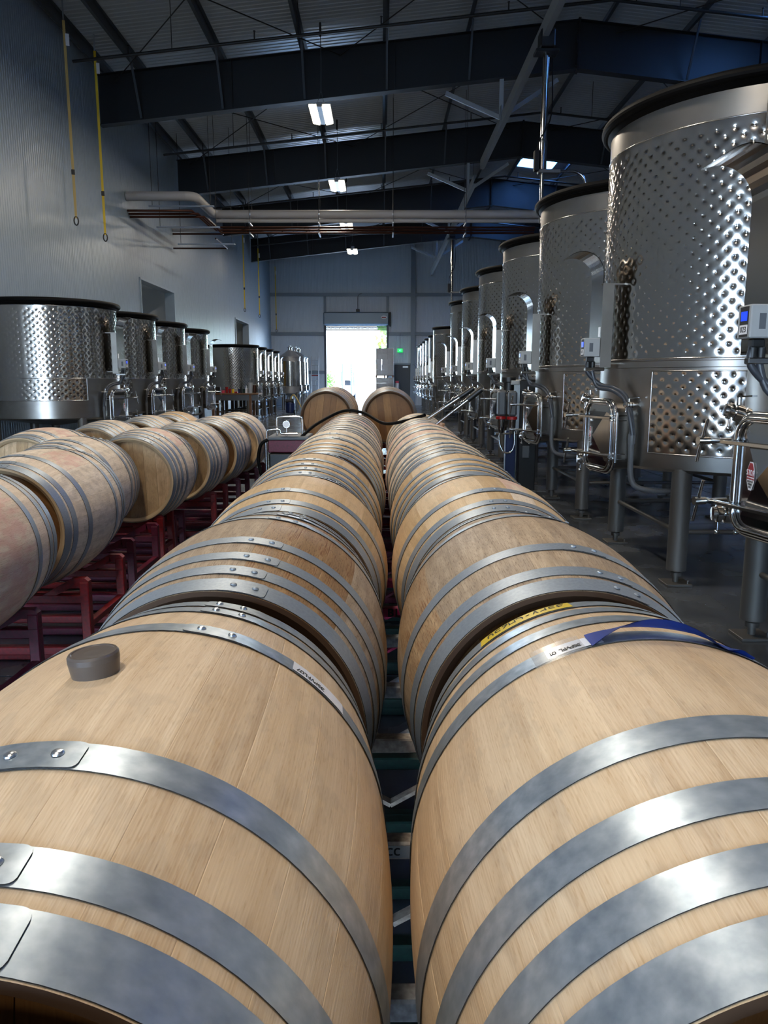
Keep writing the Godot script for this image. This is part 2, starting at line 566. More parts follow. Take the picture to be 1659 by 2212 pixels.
func build_walls() -> void:
	# floor slabs with open joints over a sub-base
	var fl := struct("floor", one_box(Vector3(4.7, -0.17, -17.5), Vector3(23.6, 0.2, 63.4)), M.dock)
	var slab := one_box(Vector3(0, -0.04, 0), Vector3(5.765, 0.08, 4.49), 0.004)
	for i in 4:
		for j in 14:
			put("slab", slab, M.concrete, fl).position = Vector3(WALL_X + 5.775 * (i + 0.5), 0, -FAR_Z + 4.5 * (j + 0.5))
	# left wall: solid core round two openings, ribbed panels in front
	var core := MB.new()
	var x := WALL_X - 0.14
	for r in [[-49.0, -40.6, 0.0, 9.2], [-40.6, -37.0, 4.40, 9.2], [-37.0, -26.2, 0.0, 9.2], [-26.2, -22.6, 4.43, 9.2], [-22.6, 5.0, 0.0, 9.2], [5.0, 8.6, 4.43, 9.2], [8.6, 14.0, 0.0, 9.2]]:
		core.box(Vector3(x, (r[2] + r[3]) * 0.5, (r[0] + r[1]) * 0.5), Vector3(0.24, r[3] - r[2], r[1] - r[0]))
	var wl := struct("wall_left", core.mesh(), M.girt)
	var full := ribbed(1.2, 0.0, 8.98, 8.98, 0.092, 0.004)
	var over := ribbed(1.2, 4.43, 8.98, 8.98, 0.092, 0.004)
	for k in 53:
		var z0 := -49.0 + 1.2 * k
		if z0 > 13.9: break
		var opening := (k >= 7 and k < 10) or (k >= 19 and k < 22) or (k >= 45 and k < 48)
		var p := put("wall_panel", over if opening else full, M.wall, wl)
		p.transform = Transform3D(Basis(Vector3(0, 0, -1), Vector3.UP, Vector3(1, 0, 0)), Vector3(WALL_X, 0, z0 + 1.2))
	# recesses behind the openings
	for q in [[-40.6, -37.0], [-26.2, -22.6]]:
		var rc := MB.new()
		rc.box(Vector3(-9.6, 2.3, (q[0] + q[1]) * 0.5), Vector3(0.1, 4.6, 6.0))
		rc.box(Vector3(-8.3, 2.3, q[0] - 0.6), Vector3(2.6, 4.6, 0.1))
		rc.box(Vector3(-8.3, 2.3, q[1] + 0.6), Vector3(2.6, 4.6, 0.1))
		rc.box(Vector3(-8.3, 4.65, (q[0] + q[1]) * 0.5), Vector3(2.8, 0.1, 6.0))
		rc.box(Vector3(-8.3, -0.05, (q[0] + q[1]) * 0.5), Vector3(2.8, 0.1, 6.0))
		var rs := struct("wall_recess", rc.mesh(), M.wall_far)
		var sheet := ribbed(4.6, 0.0, 4.6, 4.6, 0.28, 0.05)
		put("ribbed_sheet", sheet, M.yellow_pale if q[0] < -30 else M.wall_far, rs).transform = Transform3D(Basis(Vector3(0, 0, -1), Vector3.UP, Vector3(1, 0, 0)), Vector3(-9.52, 0, q[1] + 0.5))
		var tr := MB.new()
		for z in [q[0], q[1]]:
			tr.box(Vector3(WALL_X - 0.12, 2.2, z), Vector3(0.32, 4.43, 0.06))
		tr.box(Vector3(WALL_X - 0.12, 4.43, (q[0] + q[1]) * 0.5), Vector3(0.32, 0.06, q[1] - q[0] + 0.06))
		struct("trim_%d" % (1 if q[0] < -30 else 2), tr.mesh(), M.wall)
	# far wall
	var fw := MB.new()
	var dl := -3.43
	var dd := 0.32
	fw.box(Vector3((WALL_X - 0.3 + dl) * 0.5, 4.6, -FAR_Z - 0.14), Vector3(dl - WALL_X + 0.3, 9.2, 0.24))
	fw.box(Vector3((dd + RIGHT_X) * 0.5, 4.6, -FAR_Z - 0.14), Vector3(RIGHT_X - dd, 9.2, 0.24))
	fw.box(Vector3((dl + dd) * 0.5, 7.04, -FAR_Z - 0.14), Vector3(dd - dl, 4.32, 0.24))
	fw.box(Vector3(4.7, 9.75, -FAR_Z - 0.14), Vector3(23.1, 1.2, 0.24))
	var wf := struct("wall_far", fw.mesh(), M.girt)
	for j in range(-3, 16):
		var x0 := dl + 1.25 * j
		var w := 1.25
		if x0 < WALL_X:
			w -= WALL_X - x0
			x0 = WALL_X
		if x0 + w > RIGHT_X: w = RIGHT_X - x0
		if w < 0.1: continue
		var y0 := 4.88 if j >= 0 and j < 3 else 0.0
		var p := put("wall_panel", ribbed(w, y0, roof_y(x0) - 0.05, roof_y(x0 + w) - 0.05, 0.092, 0.006), M.wall_far, wf)
		p.position = Vector3(x0, 0, -FAR_Z)
	for g in [[WALL_X, RIGHT_X, 6.75], [WALL_X, dl - 0.1, 4.40], [dd + 0.1, RIGHT_X, 4.40], [WALL_X, dl - 0.1, 2.05]]:
		put("girt", one_box(Vector3((g[0] + g[1]) * 0.5, g[2], -FAR_Z + 0.07), Vector3(g[1] - g[0], 0.20, 0.10), 0.008), M.girt, wf)
	for c in [1.95, 8.5]:
		var col := MB.new()
		col.box(Vector3(c, 4.8, -FAR_Z + 0.30), Vector3(0.26, 9.6, 0.012))
		col.box(Vector3(c, 4.8, -FAR_Z + 0.17), Vector3(0.012, 9.6, 0.25))
		col.box(Vector3(c, 4.8, -FAR_Z + 0.04), Vector3(0.26, 9.6, 0.012))
		put("column", col.mesh(), M.girt, wf)
	# roll-up door at the far end
	var d1 := struct_root("door_1")
	put("hood", one_box(Vector3(-1.55, 5.30, -FAR_Z + 0.28), Vector3(4.02, 0.76, 0.52), 0.06), M.galv_hood, d1)
	for k in 4:
		put("curtain_slat", one_box(Vector3(-1.55, 4.86 - 0.075 * k, -FAR_Z + 0.12), Vector3(3.78, 0.068, 0.03), 0.008), M.girt, d1)
	for x1 in [dl - 0.06, dd + 0.06]:
		put("guide", one_box(Vector3(x1, 2.45, -FAR_Z + 0.12), Vector3(0.13, 4.9, 0.14), 0.01), M.grey, d1)
		put("jamb", one_box(Vector3(x1, 6.15, -FAR_Z + 0.06), Vector3(0.14, 1.1, 0.08), 0.01), M.girt, d1)
	put("hood_bracket", one_box(Vector3(0.53, 5.25, -FAR_Z + 0.26), Vector3(0.10, 0.85, 0.55), 0.02), M.black, d1)
	put("motor", one_box(Vector3(-1.45, 5.80, -FAR_Z + 0.2), Vector3(0.22, 0.16, 0.2), 0.02), M.black, d1)
	put("motor_cable", one_tube(smooth_path([Vector3(-1.45, 5.88, -FAR_Z + 0.15), Vector3(-1.45, 6.4, -FAR_Z + 0.12), Vector3(-1.42, 6.7, -FAR_Z + 0.14), Vector3(-1.2, 6.83, -FAR_Z + 0.14)], 5), 0.02, 8), M.grey, d1)
	var ov := MB.new()
	var el := []
	for k in 20: el.append(Vector2(cos(TAU * k / 20) * 0.19, sin(TAU * k / 20) * 0.10))
	ov.prism(el, Vector3(0.16, 5.36, -FAR_Z + 0.541), Basis(), 0.006)
	put("maker_badge", ov.mesh(), M.white, d1)
	put("maker_badge_stripe", one_box(Vector3(0.15, 5.35, -FAR_Z + 0.549), Vector3(0.26, 0.06, 0.004)), M.red, d1)
	# side door with exit sign
	var d2 := struct_root("door_2")
	put("leaf", one_box(Vector3(1.30, 1.25, -FAR_Z + 0.05), Vector3(1.0, 2.5, 0.06), 0.005), mat(Color(0.06, 0.085, 0.12), 0.4), d2)
	for x1 in [0.77, 1.83]:
		put("frame", one_box(Vector3(x1, 1.3, -FAR_Z + 0.06), Vector3(0.07, 2.6, 0.12), 0.006), M.girt, d2)
	put("frame_head", one_box(Vector3(1.30, 2.56, -FAR_Z + 0.06), Vector3(1.13, 0.08, 0.12), 0.006), M.girt, d2)
	put("door_closer", one_box(Vector3(1.5, 2.38, -FAR_Z + 0.12), Vector3(0.34, 0.10, 0.08), 0.01), M.alu, d2)
	put("door_handle", one_tube([Vector3(0.95, 1.05, -FAR_Z + 0.13), Vector3(1.12, 1.05, -FAR_Z + 0.13)], 0.02, 8), M.chrome, d2)
	# right wall and the wall behind the camera, with its wide open doorway
	struct("wall_right", one_box(Vector3(RIGHT_X + 0.14, 4.6, -17.5), Vector3(0.24, 9.2, 63.4)), M.wall_far)
	var bw := MB.new()
	var z := 14.14
	bw.box(Vector3((WALL_X - 0.3 - 5.6) * 0.5, 4.6, z), Vector3(-5.6 - WALL_X + 0.3, 9.2, 0.24))
	bw.box(Vector3((-0.6 + RIGHT_X) * 0.5, 4.6, z), Vector3(RIGHT_X + 0.6, 9.2, 0.24))
	bw.box(Vector3(-3.1, 7.05, z), Vector3(5.0, 4.3, 0.24))
	bw.box(Vector3(4.7, 9.75, z), Vector3(23.1, 1.2, 0.24))
	struct("wall_back", bw.mesh(), M.wall_far)

func roof_strip(xa: float, xb: float, w: float) -> ArrayMesh:   # ribs run down the slope; lies in x (xa..xb), z 0..w; underside and top sheet
	var b := MB.new()
	var pitch := w / 6.0
	var pts := [Vector2(0.0, 0.012)]
	for k in 6:
		var c := pitch * (k + 0.5)
		pts.append_array([Vector2(c - pitch * 0.40, 0.012), Vector2(c - pitch * 0.28, 0.0), Vector2(c + pitch * 0.28, 0.0), Vector2(c + pitch * 0.40, 0.012)])
	pts.append(Vector2(w, 0.012))
	var ya := roof_y(xa)
	var yb := roof_y(xb)
	for k in pts.size() - 1:
		var p: Vector2 = pts[k]
		var q: Vector2 = pts[k + 1]
		b.face([Vector3(xa, ya + p.y, p.x), Vector3(xb, yb + p.y, p.x), Vector3(xb, yb + q.y, q.x), Vector3(xa, ya + q.y, q.x)], Vector3.DOWN)
	b.face([Vector3(xa, ya + 0.11, 0), Vector3(xb, yb + 0.11, 0), Vector3(xb, yb + 0.11, w), Vector3(xa, ya + 0.11, w)], Vector3.UP)
	for x in [xa, xb]:
		b.face([Vector3(x, roof_y(x), 0), Vector3(x, roof_y(x) + 0.11, 0), Vector3(x, roof_y(x) + 0.11, w), Vector3(x, roof_y(x), w)], Vector3(-1 if x == xa else 1, 0, 0))
	return b.mesh()

const SKYLIGHTS := [[38.8, 5.5, 6.9], [32.0, 5.5, 6.9], [17.0, 8.3, 9.5], [9.5, 8.3, 9.5], [2.0, 8.3, 9.5]]   # depth of the middle, from x, to x
func build_roof() -> void:
	var ceil_ := struct_root("ceiling")
	var left := roof_strip(WALL_X - 0.3, RIDGE_X, 1.0)
	var right := roof_strip(RIDGE_X, RIGHT_X + 0.3, 1.0)
	var n := 0
	for k in 64:
		var z0 := -49.25 + k * 1.0
		put("roof_panel", left, M.roof, ceil_).position.z = z0
		var depth := -(z0 + 0.5)
		var lit := []
		for c in SKYLIGHTS:
			if absf(depth - c[0]) < 1.7: lit = c
		if lit:
			put("roof_panel", roof_strip(RIDGE_X, lit[1], 1.0), M.roof, ceil_).position.z = z0
			put("roof_panel", roof_strip(lit[2], RIGHT_X + 0.3, 1.0), M.roof, ceil_).position.z = z0
			n += 1
			var sk := MB.new()
			sk.face([Vector3(lit[1], roof_y(lit[1]) + 0.03, z0), Vector3(lit[2], roof_y(lit[2]) + 0.03, z0), Vector3(lit[2], roof_y(lit[2]) + 0.03, z0 + 1.0), Vector3(lit[1], roof_y(lit[1]) + 0.03, z0 + 1.0)], Vector3.DOWN)
			struct("window_%d" % n, sk.mesh(), M.skylight)
		else:
			put("roof_panel", right, M.roof, ceil_).position.z = z0
	put("ridge_cap", one_box(Vector3(RIDGE_X, roof_y(RIDGE_X) + 0.05, -17.5), Vector3(0.5, 0.02, 63.4)), M.roof, ceil_)
	# Z purlins along the hall
	for x in [-6.6, -5.8, -3.83, -1.86, 0.11, 2.08, 4.05, 5.35, 7.3, 9.3, 11.3, 13.3, 15.3]:
		var b := MB.new()
		var y := roof_y(x) - 0.005
		b.box(Vector3(x, y - 0.105, -17.5), Vector3(0.006, 0.21, 62.9))
		b.box(Vector3(x + 0.035, y - 0.003, -17.5), Vector3(0.07, 0.006, 62.9))
		b.box(Vector3(x - 0.035, y - 0.208, -17.5), Vector3(0.07, 0.006, 62.9))
		b.box(Vector3(x - 0.068, y - 0.195, -17.5), Vector3(0.005, 0.03, 62.9))
		put("purlin", b.mesh(), M.purlin, ceil_)

func build_frames() -> void:
	var lab := {5.4: "dark steel roof rafter just above and ahead of the camera", 12.7: "dark steel rafter above the top edge of the view, next before the highest lamp", 20.0: "nearest dark steel rafter seen in full, crossing behind the largest lamp", 27.3: "second dark steel rafter, just above the insulated pipe run", 34.6: "third dark steel rafter, partly hidden by the insulated pipe", 41.9: "farthest dark steel rafter before the end wall", -1.9: "dark steel rafter overhead behind the camera", -9.2: "dark steel rafter nearest the doorway behind the camera"}
	for Z in lab:
		var t := thing("steel_rafter", lab[Z], "rafter", Vector3(0, 0, -Z), 0.0, "roof frame rafters")
		var web := MB.new()
		var top := MB.new()
		var bot := MB.new()
		for side in [-1.0, 1.0]:
			var xe: float = RIDGE_X + side * (RIDGE_X - WALL_X - 0.05)
			var te := roof_y(xe) - 0.225
			var tr := roof_y(RIDGE_X) - 0.225
			var be := 7.66
			var br := 8.93
			for zz in [-0.006, 0.006]:
				web.face([Vector3(xe, be, zz), Vector3(RIDGE_X, br, zz), Vector3(RIDGE_X, tr, zz), Vector3(xe, te, zz)], Vector3(0, 0, zz))
			top.bar(Vector3(xe, te, 0), Vector3(RIDGE_X, tr, 0), 0.26, 0.016)
			bot.bar(Vector3(xe, be, 0), Vector3(RIDGE_X, br, 0), 0.26, 0.018)
			for q in [0.28, 0.62]:
				var sx := lerpf(xe, RIDGE_X, q)
				put("stiffener", one_box(Vector3(sx, lerpf(be + te, br + tr, q) * 0.5, 0), Vector3(0.016, lerpf(te - be, tr - br, q), 0.24)), M.frame, t)
		for px in [-0.016, 0.016]:
			put("splice_plate", one_box(Vector3(RIDGE_X + px, 9.46, 0), Vector3(0.022, 1.16, 0.27)), M.frame, t)
		put("web", web.mesh(), M.frame, t)
		put("top_flange", top.mesh(), M.frame, t)
		put("bottom_flange", bot.mesh(), M.frame, t)
		for i in 8:
			var bz := 0.075 * (1 if i % 2 == 0 else -1)
			put("bolt", one_tube([Vector3(RIDGE_X - 0.05, 9.0 + 0.12 * (i / 2) * 2, bz), Vector3(RIDGE_X + 0.05, 9.0 + 0.12 * (i / 2) * 2, bz)], 0.014, 6), M.frame, t)
		for px in [-5.8, -3.83, -1.86, 0.11, 2.08, 7.3, 9.3, 11.3]:
			var k: float = absf(px - RIDGE_X) / (RIDGE_X - WALL_X)
			var yb := lerpf(8.93, 7.66, k) + 0.03
			var br2 := MB.new()
			br2.bar(Vector3(px, roof_y(px) - 0.2, 0.75), Vector3(px, yb, 0.10), 0.05, 0.006, Vector3.RIGHT)
			br2.bar(Vector3(px + 0.022, roof_y(px) - 0.2, 0.75), Vector3(px + 0.022, yb, 0.10), 0.006, 0.05, Vector3.RIGHT)
			put("flange_brace", br2.mesh(), M.purlin, t)
	# crossed tie rods in the roof plane
	var bays := [[12.7, 20.0, "nearest"], [20.0, 27.3, "second"], [27.3, 34.6, "third"], [34.6, 41.9, "fourth"]]
	for b in bays:
		for q in [[-6.4, -1.0, 0], [-1.0, -6.4, 1], [-1.0, 4.2, 0], [4.2, -1.0, 1], [5.6, 11.5, 0], [11.5, 5.6, 1]]:
			var o := put("tie_rod", one_tube([Vector3(q[0], roof_y(q[0]) - 0.36 - 0.03 * q[2], -b[0]), Vector3(q[1], roof_y(q[1]) - 0.36 - 0.03 * q[2], -b[1])], 0.013, 6), M.pipe_dark)
			var where: String = "over the left wall" if minf(q[0], q[1]) < -5 else ("near the ridge" if minf(q[0], q[1]) < 0 else "right of the ridge")
			tag(o, "thin roof tie rod %s, %s bay, %s" % [where, b[2], "slanting right with distance" if q[2] == 0 else "slanting left with distance"], "tie rod", "roof tie rods")
	# sprinkler branch lines
	var sl := {10.0: "sprinkler pipe over the top edge of the view", 17.2: "nearest dark sprinkler pipe, in front of the first rafter", 23.9: "second dark sprinkler pipe, below the largest lamp", 31.0: "third dark sprinkler pipe, above the insulated pipe run", 39.4: "farthest dark sprinkler pipe below the roof"}
	for Z in sl:
		var t := thing("sprinkler_pipe", sl[Z], "pipe", Vector3(0, 0, -Z), 0.0, "sprinkler pipes")
		put("pipe", one_tube([Vector3(-6.35, roof_y(-6.35) - 1.0, 0), Vector3(RIDGE_X, roof_y(RIDGE_X) - 1.0, 0), Vector3(15.5, roof_y(15.5) - 1.0, 0)], 0.032, 10), M.pipe_dark, t)
		var x := -5.2
		while x < 15.0:
			var hd := MB.new()
			hd.tube([Vector3(x, roof_y(x) - 1.0, 0), Vector3(x, roof_y(x) - 0.84, 0)], 0.014, 8)
			hd.ball(Vector3(x, roof_y(x) - 0.82, 0), Vector3(0.03, 0.012, 0.03), 8, 4)
			put("sprinkler_head", hd.mesh(), M.pipe_dark, t)
			if int(x * 10) % 3 != 0:
				put("hanger", one_tube([Vector3(x + 0.9, roof_y(x + 0.9) - 0.98, 0), Vector3(x + 0.9, roof_y(x + 0.9) - 0.02, 0)], 0.008, 6), M.pipe_dark, t)
			x += 2.6

func lamp(Z: float, x: float, label: String, energy: float) -> void:
	var y := 7.58
	var t := thing("high_bay_lamp", label, "lamp", Vector3(x, y, -Z), 0.0, "high bay lamps")
	put("housing", one_box(Vector3(0, 0.05, 0), Vector3(0.14, 0.10, 1.25), 0.015), M.alu, t)
	put("driver_box", one_box(Vector3(0.03, 0.17, 0.1), Vector3(0.14, 0.13, 0.2), 0.01), M.white, t)
	for s in [-1.0, 1.0]:
		var pn := MB.new()
		pn.bbox(Vector3(s * 0.155, 0.012, 0), Vector3(0.17, 0.03, 1.22), 0.008, Basis(Vector3.BACK, s * 0.22))
		put("lamp_panel", pn.mesh(), M.lamp, t)
		put("reflector", one_box(Vector3(s * 0.155, 0.06, 0), Vector3(0.19, 0.02, 1.25), 0.004), M.alu, t)
		put("wire", one_tube([Vector3(s * 0.12, 0.06, -0.2 * s), Vector3(0, 0.55, 0)], 0.006, 6), M.grey, t)
	var top := roof_y(x) - y - 0.02
	put("cable", one_tube([Vector3(0, 0.5, 0), Vector3(0.01, top * 0.6, 0), Vector3(0, top, 0)], 0.009, 6), M.grey, t)
	put("hook", one_box(Vector3(0, top - 0.16, 0), Vector3(0.05, 0.3, 0.03), 0.01), M.black, t)
	var l := AreaLight3D.new()
	l.name = "lamp_light"
	l.area_size = Vector2(0.48, 1.2)
	l.light_color = Color(1.0, 0.955, 0.885)
	l.light_energy = energy
	l.area_range = 60.0
	l.area_attenuation = 2.0
	l.shadow_enabled = true
	t.add_child(l)
	l.position = Vector3(0, -0.06, 0)
	l.rotation.x = -PI / 2

func build_services() -> void:
	# insulated pipe and copper lines from the left wall across the hall
	var y := 6.45
	var z1 := -21.8
	var z2 := -24.1
	var t := thing("insulated_pipe", "thick grey insulated pipe crossing the hall from the left wall", "pipe", Vector3(0, 0, 0))
	var path := [Vector3(WALL_X + 0.02, y, z1), Vector3(-5.25, y, z1)]
	for k in 5: path.append(Vector3(-5.25 + 0.25 * sin(PI / 8 * k), y, z1 - 0.25 + 0.25 * cos(PI / 8 * k)))
	path.append(Vector3(-5.0, y, z2 + 0.25))
	for k in 5: path.append(Vector3(-4.75 - 0.25 * cos(PI / 8 * k), y, z2 + 0.25 - 0.25 * sin(PI / 8 * k)))
	path.append(Vector3(4.9, y, z2))
	put("jacket", one_tube(path, 0.122, 20), M.insul, t)
	for x in [-3.9, -1.85, 0.35, 2.5]:
		put("pipe_band", one_tube([Vector3(x - 0.02, y, z2), Vector3(x + 0.02, y, z2)], 0.128, 20), M.alu, t)
	var t2 := thing("insulated_pipe", "thin grey pipe below the thick insulated pipe", "pipe", Vector3(0, 0, 0))
	put("jacket", one_tube([Vector3(-4.9, y - 0.205, z2 + 0.1), Vector3(4.7, y - 0.205, z2 + 0.1)], 0.055, 12), M.insul, t2)
	var cl := ["upper", "middle", "lower"]
	for k in 3:
		var yy: float = [6.08, 6.02, 5.96][k]
		var zo := 0.10 * k
		var xo := -5.1 + 0.14 * k
		var c := put("copper_pipe", one_tube([Vector3(WALL_X + 0.02, yy, z1 - zo), Vector3(xo, yy, z1 - zo), Vector3(xo, yy, z2 - zo), Vector3(4.6, yy, z2 - zo)], 0.032, 10), M.copper)
		tag(c, "%s dark copper pipe running below the insulated pipe" % cl[k], "pipe", "copper pipes")
	for k in 3:
		var yy: float = [6.42, 6.30, 5.85][k]
		var c := put("copper_pipe", one_tube([Vector3(WALL_X + 0.02, yy, -26.4), Vector3(-5.3 + 0.12 * k, yy, -26.4), Vector3(-5.3 + 0.12 * k, yy, -24.6)], [0.05, 0.03, 0.025][k], 10), M.insul if k == 0 else M.copper)
		tag(c, "%s short pipe stub leaving the left wall behind the insulated pipe" % cl[k], "pipe", "pipe stubs at the wall")
	var hx := [[-6.4, -4.6, -22.3, 6.30, "nearest the wall, top"], [-6.4, -4.6, -23.0, 5.88, "nearest the wall, middle"], [-6.4, -4.6, -25.3, 5.80, "nearest the wall, lowest"]]
	for h in hx:
		var g := thing("trapeze_hanger", "galvanised pipe trapeze along the pipe bend, %s" % h[4], "hanger", Vector3(0, 0, 0), 0.0, "pipe hangers")
		put("strut", one_box(Vector3((h[0] + h[1]) * 0.5, h[3], h[2]), Vector3(h[1] - h[0], 0.042, 0.042), 0.004), M.galv, g)
		for x in [h[0] + 0.1, h[1] - 0.1]:
			put("rod", one_tube([Vector3(x, h[3], h[2]), Vector3(x, roof_y(x), h[2])], 0.007, 6), M.pipe_dark, g)
	var ord := ["leftmost", "second from left", "third from left", "rightmost"]
	for k in 4:
		var x: float = [-3.9, -1.85, 0.35, 2.5][k]
		var g := thing("trapeze_hanger", "galvanised pipe hanger on the cross-hall pipe run, %s" % ord[k], "hanger", Vector3(x, 0, z2), 0.0, "pipe hangers")
		put("strut", one_box(Vector3(0, 6.165, 0), Vector3(0.042, 0.042, 0.6), 0.004), M.galv, g)
		put("strut", one_box(Vector3(0, 5.88, -0.1), Vector3(0.042, 0.042, 0.6), 0.004), M.galv, g)
		for s in [-0.27, 0.25]:
			put("rod", one_tube([Vector3(0, 5.86, s), Vector3(0, roof_y(x), s)], 0.007, 6), M.pipe_dark, g)
	# rail under the rafters with its struts
	for q in [[6.0, 23.9, "near length of the light steel rail under the rafters"], [25.6, 47.0, "far length of the light steel rail under the rafters"]]:
		var g := thing("overhead_rail", q[2], "rail", Vector3(2.9, 7.8, 0), 0.0, "overhead rails")
		var zc: float = -(q[0] + q[1]) * 0.5
		var ln: float = q[1] - q[0]
		put("web", one_box(Vector3(0, 0, zc), Vector3(0.012, 0.26, ln)), M.rail, g)
		put("upper_flange", one_box(Vector3(0.05, 0.125, zc), Vector3(0.11, 0.012, ln)), M.rail, g)
		put("lower_flange", one_box(Vector3(0.05, -0.125, zc), Vector3(0.11, 0.012, ln)), M.rail, g)
		for Z in [12.7, 20.0, 27.3, 34.6, 41.9]:
			if Z < q[0] or Z > q[1]: continue
			put("gusset", one_box(Vector3(-0.02, 0.12, -Z), Vector3(0.02, 0.34, 0.36), 0.004), M.galv, g)
			for s in [[-1.35, 0.62], [0.0, 0.95], [1.35, 0.93]]:
				var br := MB.new()
				br.bar(Vector3(0, 0.05, -Z), Vector3(s[0], s[1] * 0.98, -Z), 0.10, 0.05, Vector3.BACK)
				put("strut", br.mesh(), M.rail, g)
	# plunger columns hanging from the rail
	for q in [[15.2, 5.45, "tall stainless plunger column hanging from the rail beside the near tanks"], [34.0, 5.3, "far stainless plunger column hanging from the rail near the end wall"]]:
		var g := thing("plunger_column", q[2], "machine", Vector3(3.0, 0, -q[0]), 0.0, "plunger columns")
		put("trolley", one_box(Vector3(0, 7.66, 0), Vector3(0.26, 0.3, 0.34), 0.02), M.frame, g)
		put("trolley_plate", one_box(Vector3(0, 7.46, 0), Vector3(0.42, 0.05, 0.3), 0.01), M.frame, g)
		put("cylinder", one_lathe([Vector2(0.0, q[1]), Vector2(0.075, q[1]), Vector2(0.075, q[1] + 0.5), Vector2(0.062, q[1] + 0.52), Vector2(0.062, 7.45)], 20), M.chrome, g)
		put("lower_tube", one_lathe([Vector2(0.0, q[1] - 0.95), Vector2(0.036, q[1] - 0.95), Vector2(0.036, q[1])], 14), M.chrome, g)
		put("air_line", one_tube(smooth_path([Vector3(0.1, 7.4, 0.05), Vector3(0.12, 6.4, 0.06), Vector3(-0.1, 5.9, 0.08), Vector3(-0.12, q[1] + 0.05, 0.05)], 6), 0.012, 8), M.rubber, g)
		put("valve_block", one_box(Vector3(-0.12, q[1] + 0.15, 0.03), Vector3(0.1, 0.36, 0.12), 0.012), M.black, g)
		put("clamp", one_box(Vector3(0.12, q[1] - 0.03, 0), Vector3(0.42, 0.07, 0.12), 0.01), M.steel, g)
		put("arm", one_tube(smooth_path([Vector3(0.3, q[1] - 0.03, 0), Vector3(0.62, q[1] - 0.04, 0.02), Vector3(0.8, q[1] - 0.2, 0.03), Vector3(0.86, q[1] - 0.6, 0.03)], 6), 0.026, 10), M.chrome, g)
	# hanging webbing straps along the left wall
	var sl := [[16.7, 4.78, 8.62, "nearest yellow strap hanging along the left wall"], [18.4, 4.75, 8.72, "second yellow strap hanging beside the nearest one"], [36.6, 4.72, 8.2, "yellow strap hanging at mid wall, left one of the far three"], [41.0, 4.80, 8.2, "yellow strap hanging at mid wall, middle one of the far three"], [47.4, 4.45, 8.2, "yellow strap hanging before the far wall corner"]]
	for k in sl.size():
		var q: Array = sl[k]
		var g := thing("webbing_strap", q[3], "strap", Vector3(-6.3, 0, -q[0]), 0.35, "hanging straps")
		var yel: Material = M.yellow if k != 0 else M.yellow_pale
		put("webbing", one_box(Vector3(0, (q[1] + 0.35 + q[2]) * 0.5, 0), Vector3(0.052, q[2] - q[1] - 0.35, 0.006)), yel, g)
		put("tail", one_box(Vector3(0, q[1] + 0.5, 0.008), Vector3(0.045, 0.8, 0.006)), yel, g)
		put("buckle", one_box(Vector3(0, q[1] + 1.0, 0.004), Vector3(0.07, 0.1, 0.03), 0.006), M.black, g)
		put("tag", one_box(Vector3(0.05, q[2] - 0.35, 0.004), Vector3(0.07, 0.22, 0.006)), M.white, g)
		put("anchor", one_box(Vector3(0, (q[2] + roof_y(-6.3)) * 0.5, 0), Vector3(0.03, roof_y(-6.3) - q[2], 0.03)), M.galv, g)
		var hk := MB.new()
		var loop := []
		for a in 13: loop.append(Vector3(0.042 * sin(TAU * a / 12), q[1] + 0.05 + 0.085 * cos(TAU * a / 12), 0))
		hk.tube(loop, 0.014, 8, false)
		put("hook", hk.mesh(), M.black, g)

# ------------------------------------------------------------------ barrels (axis along local z, front head at +z)
const BL := 0.905
const RB := 0.35
const RH := 0.306
const STAVES := 26

func brl(z: float) -> float:
	return RB - (RB - RH) * pow(absf(z) / (BL * 0.5), 1.8)

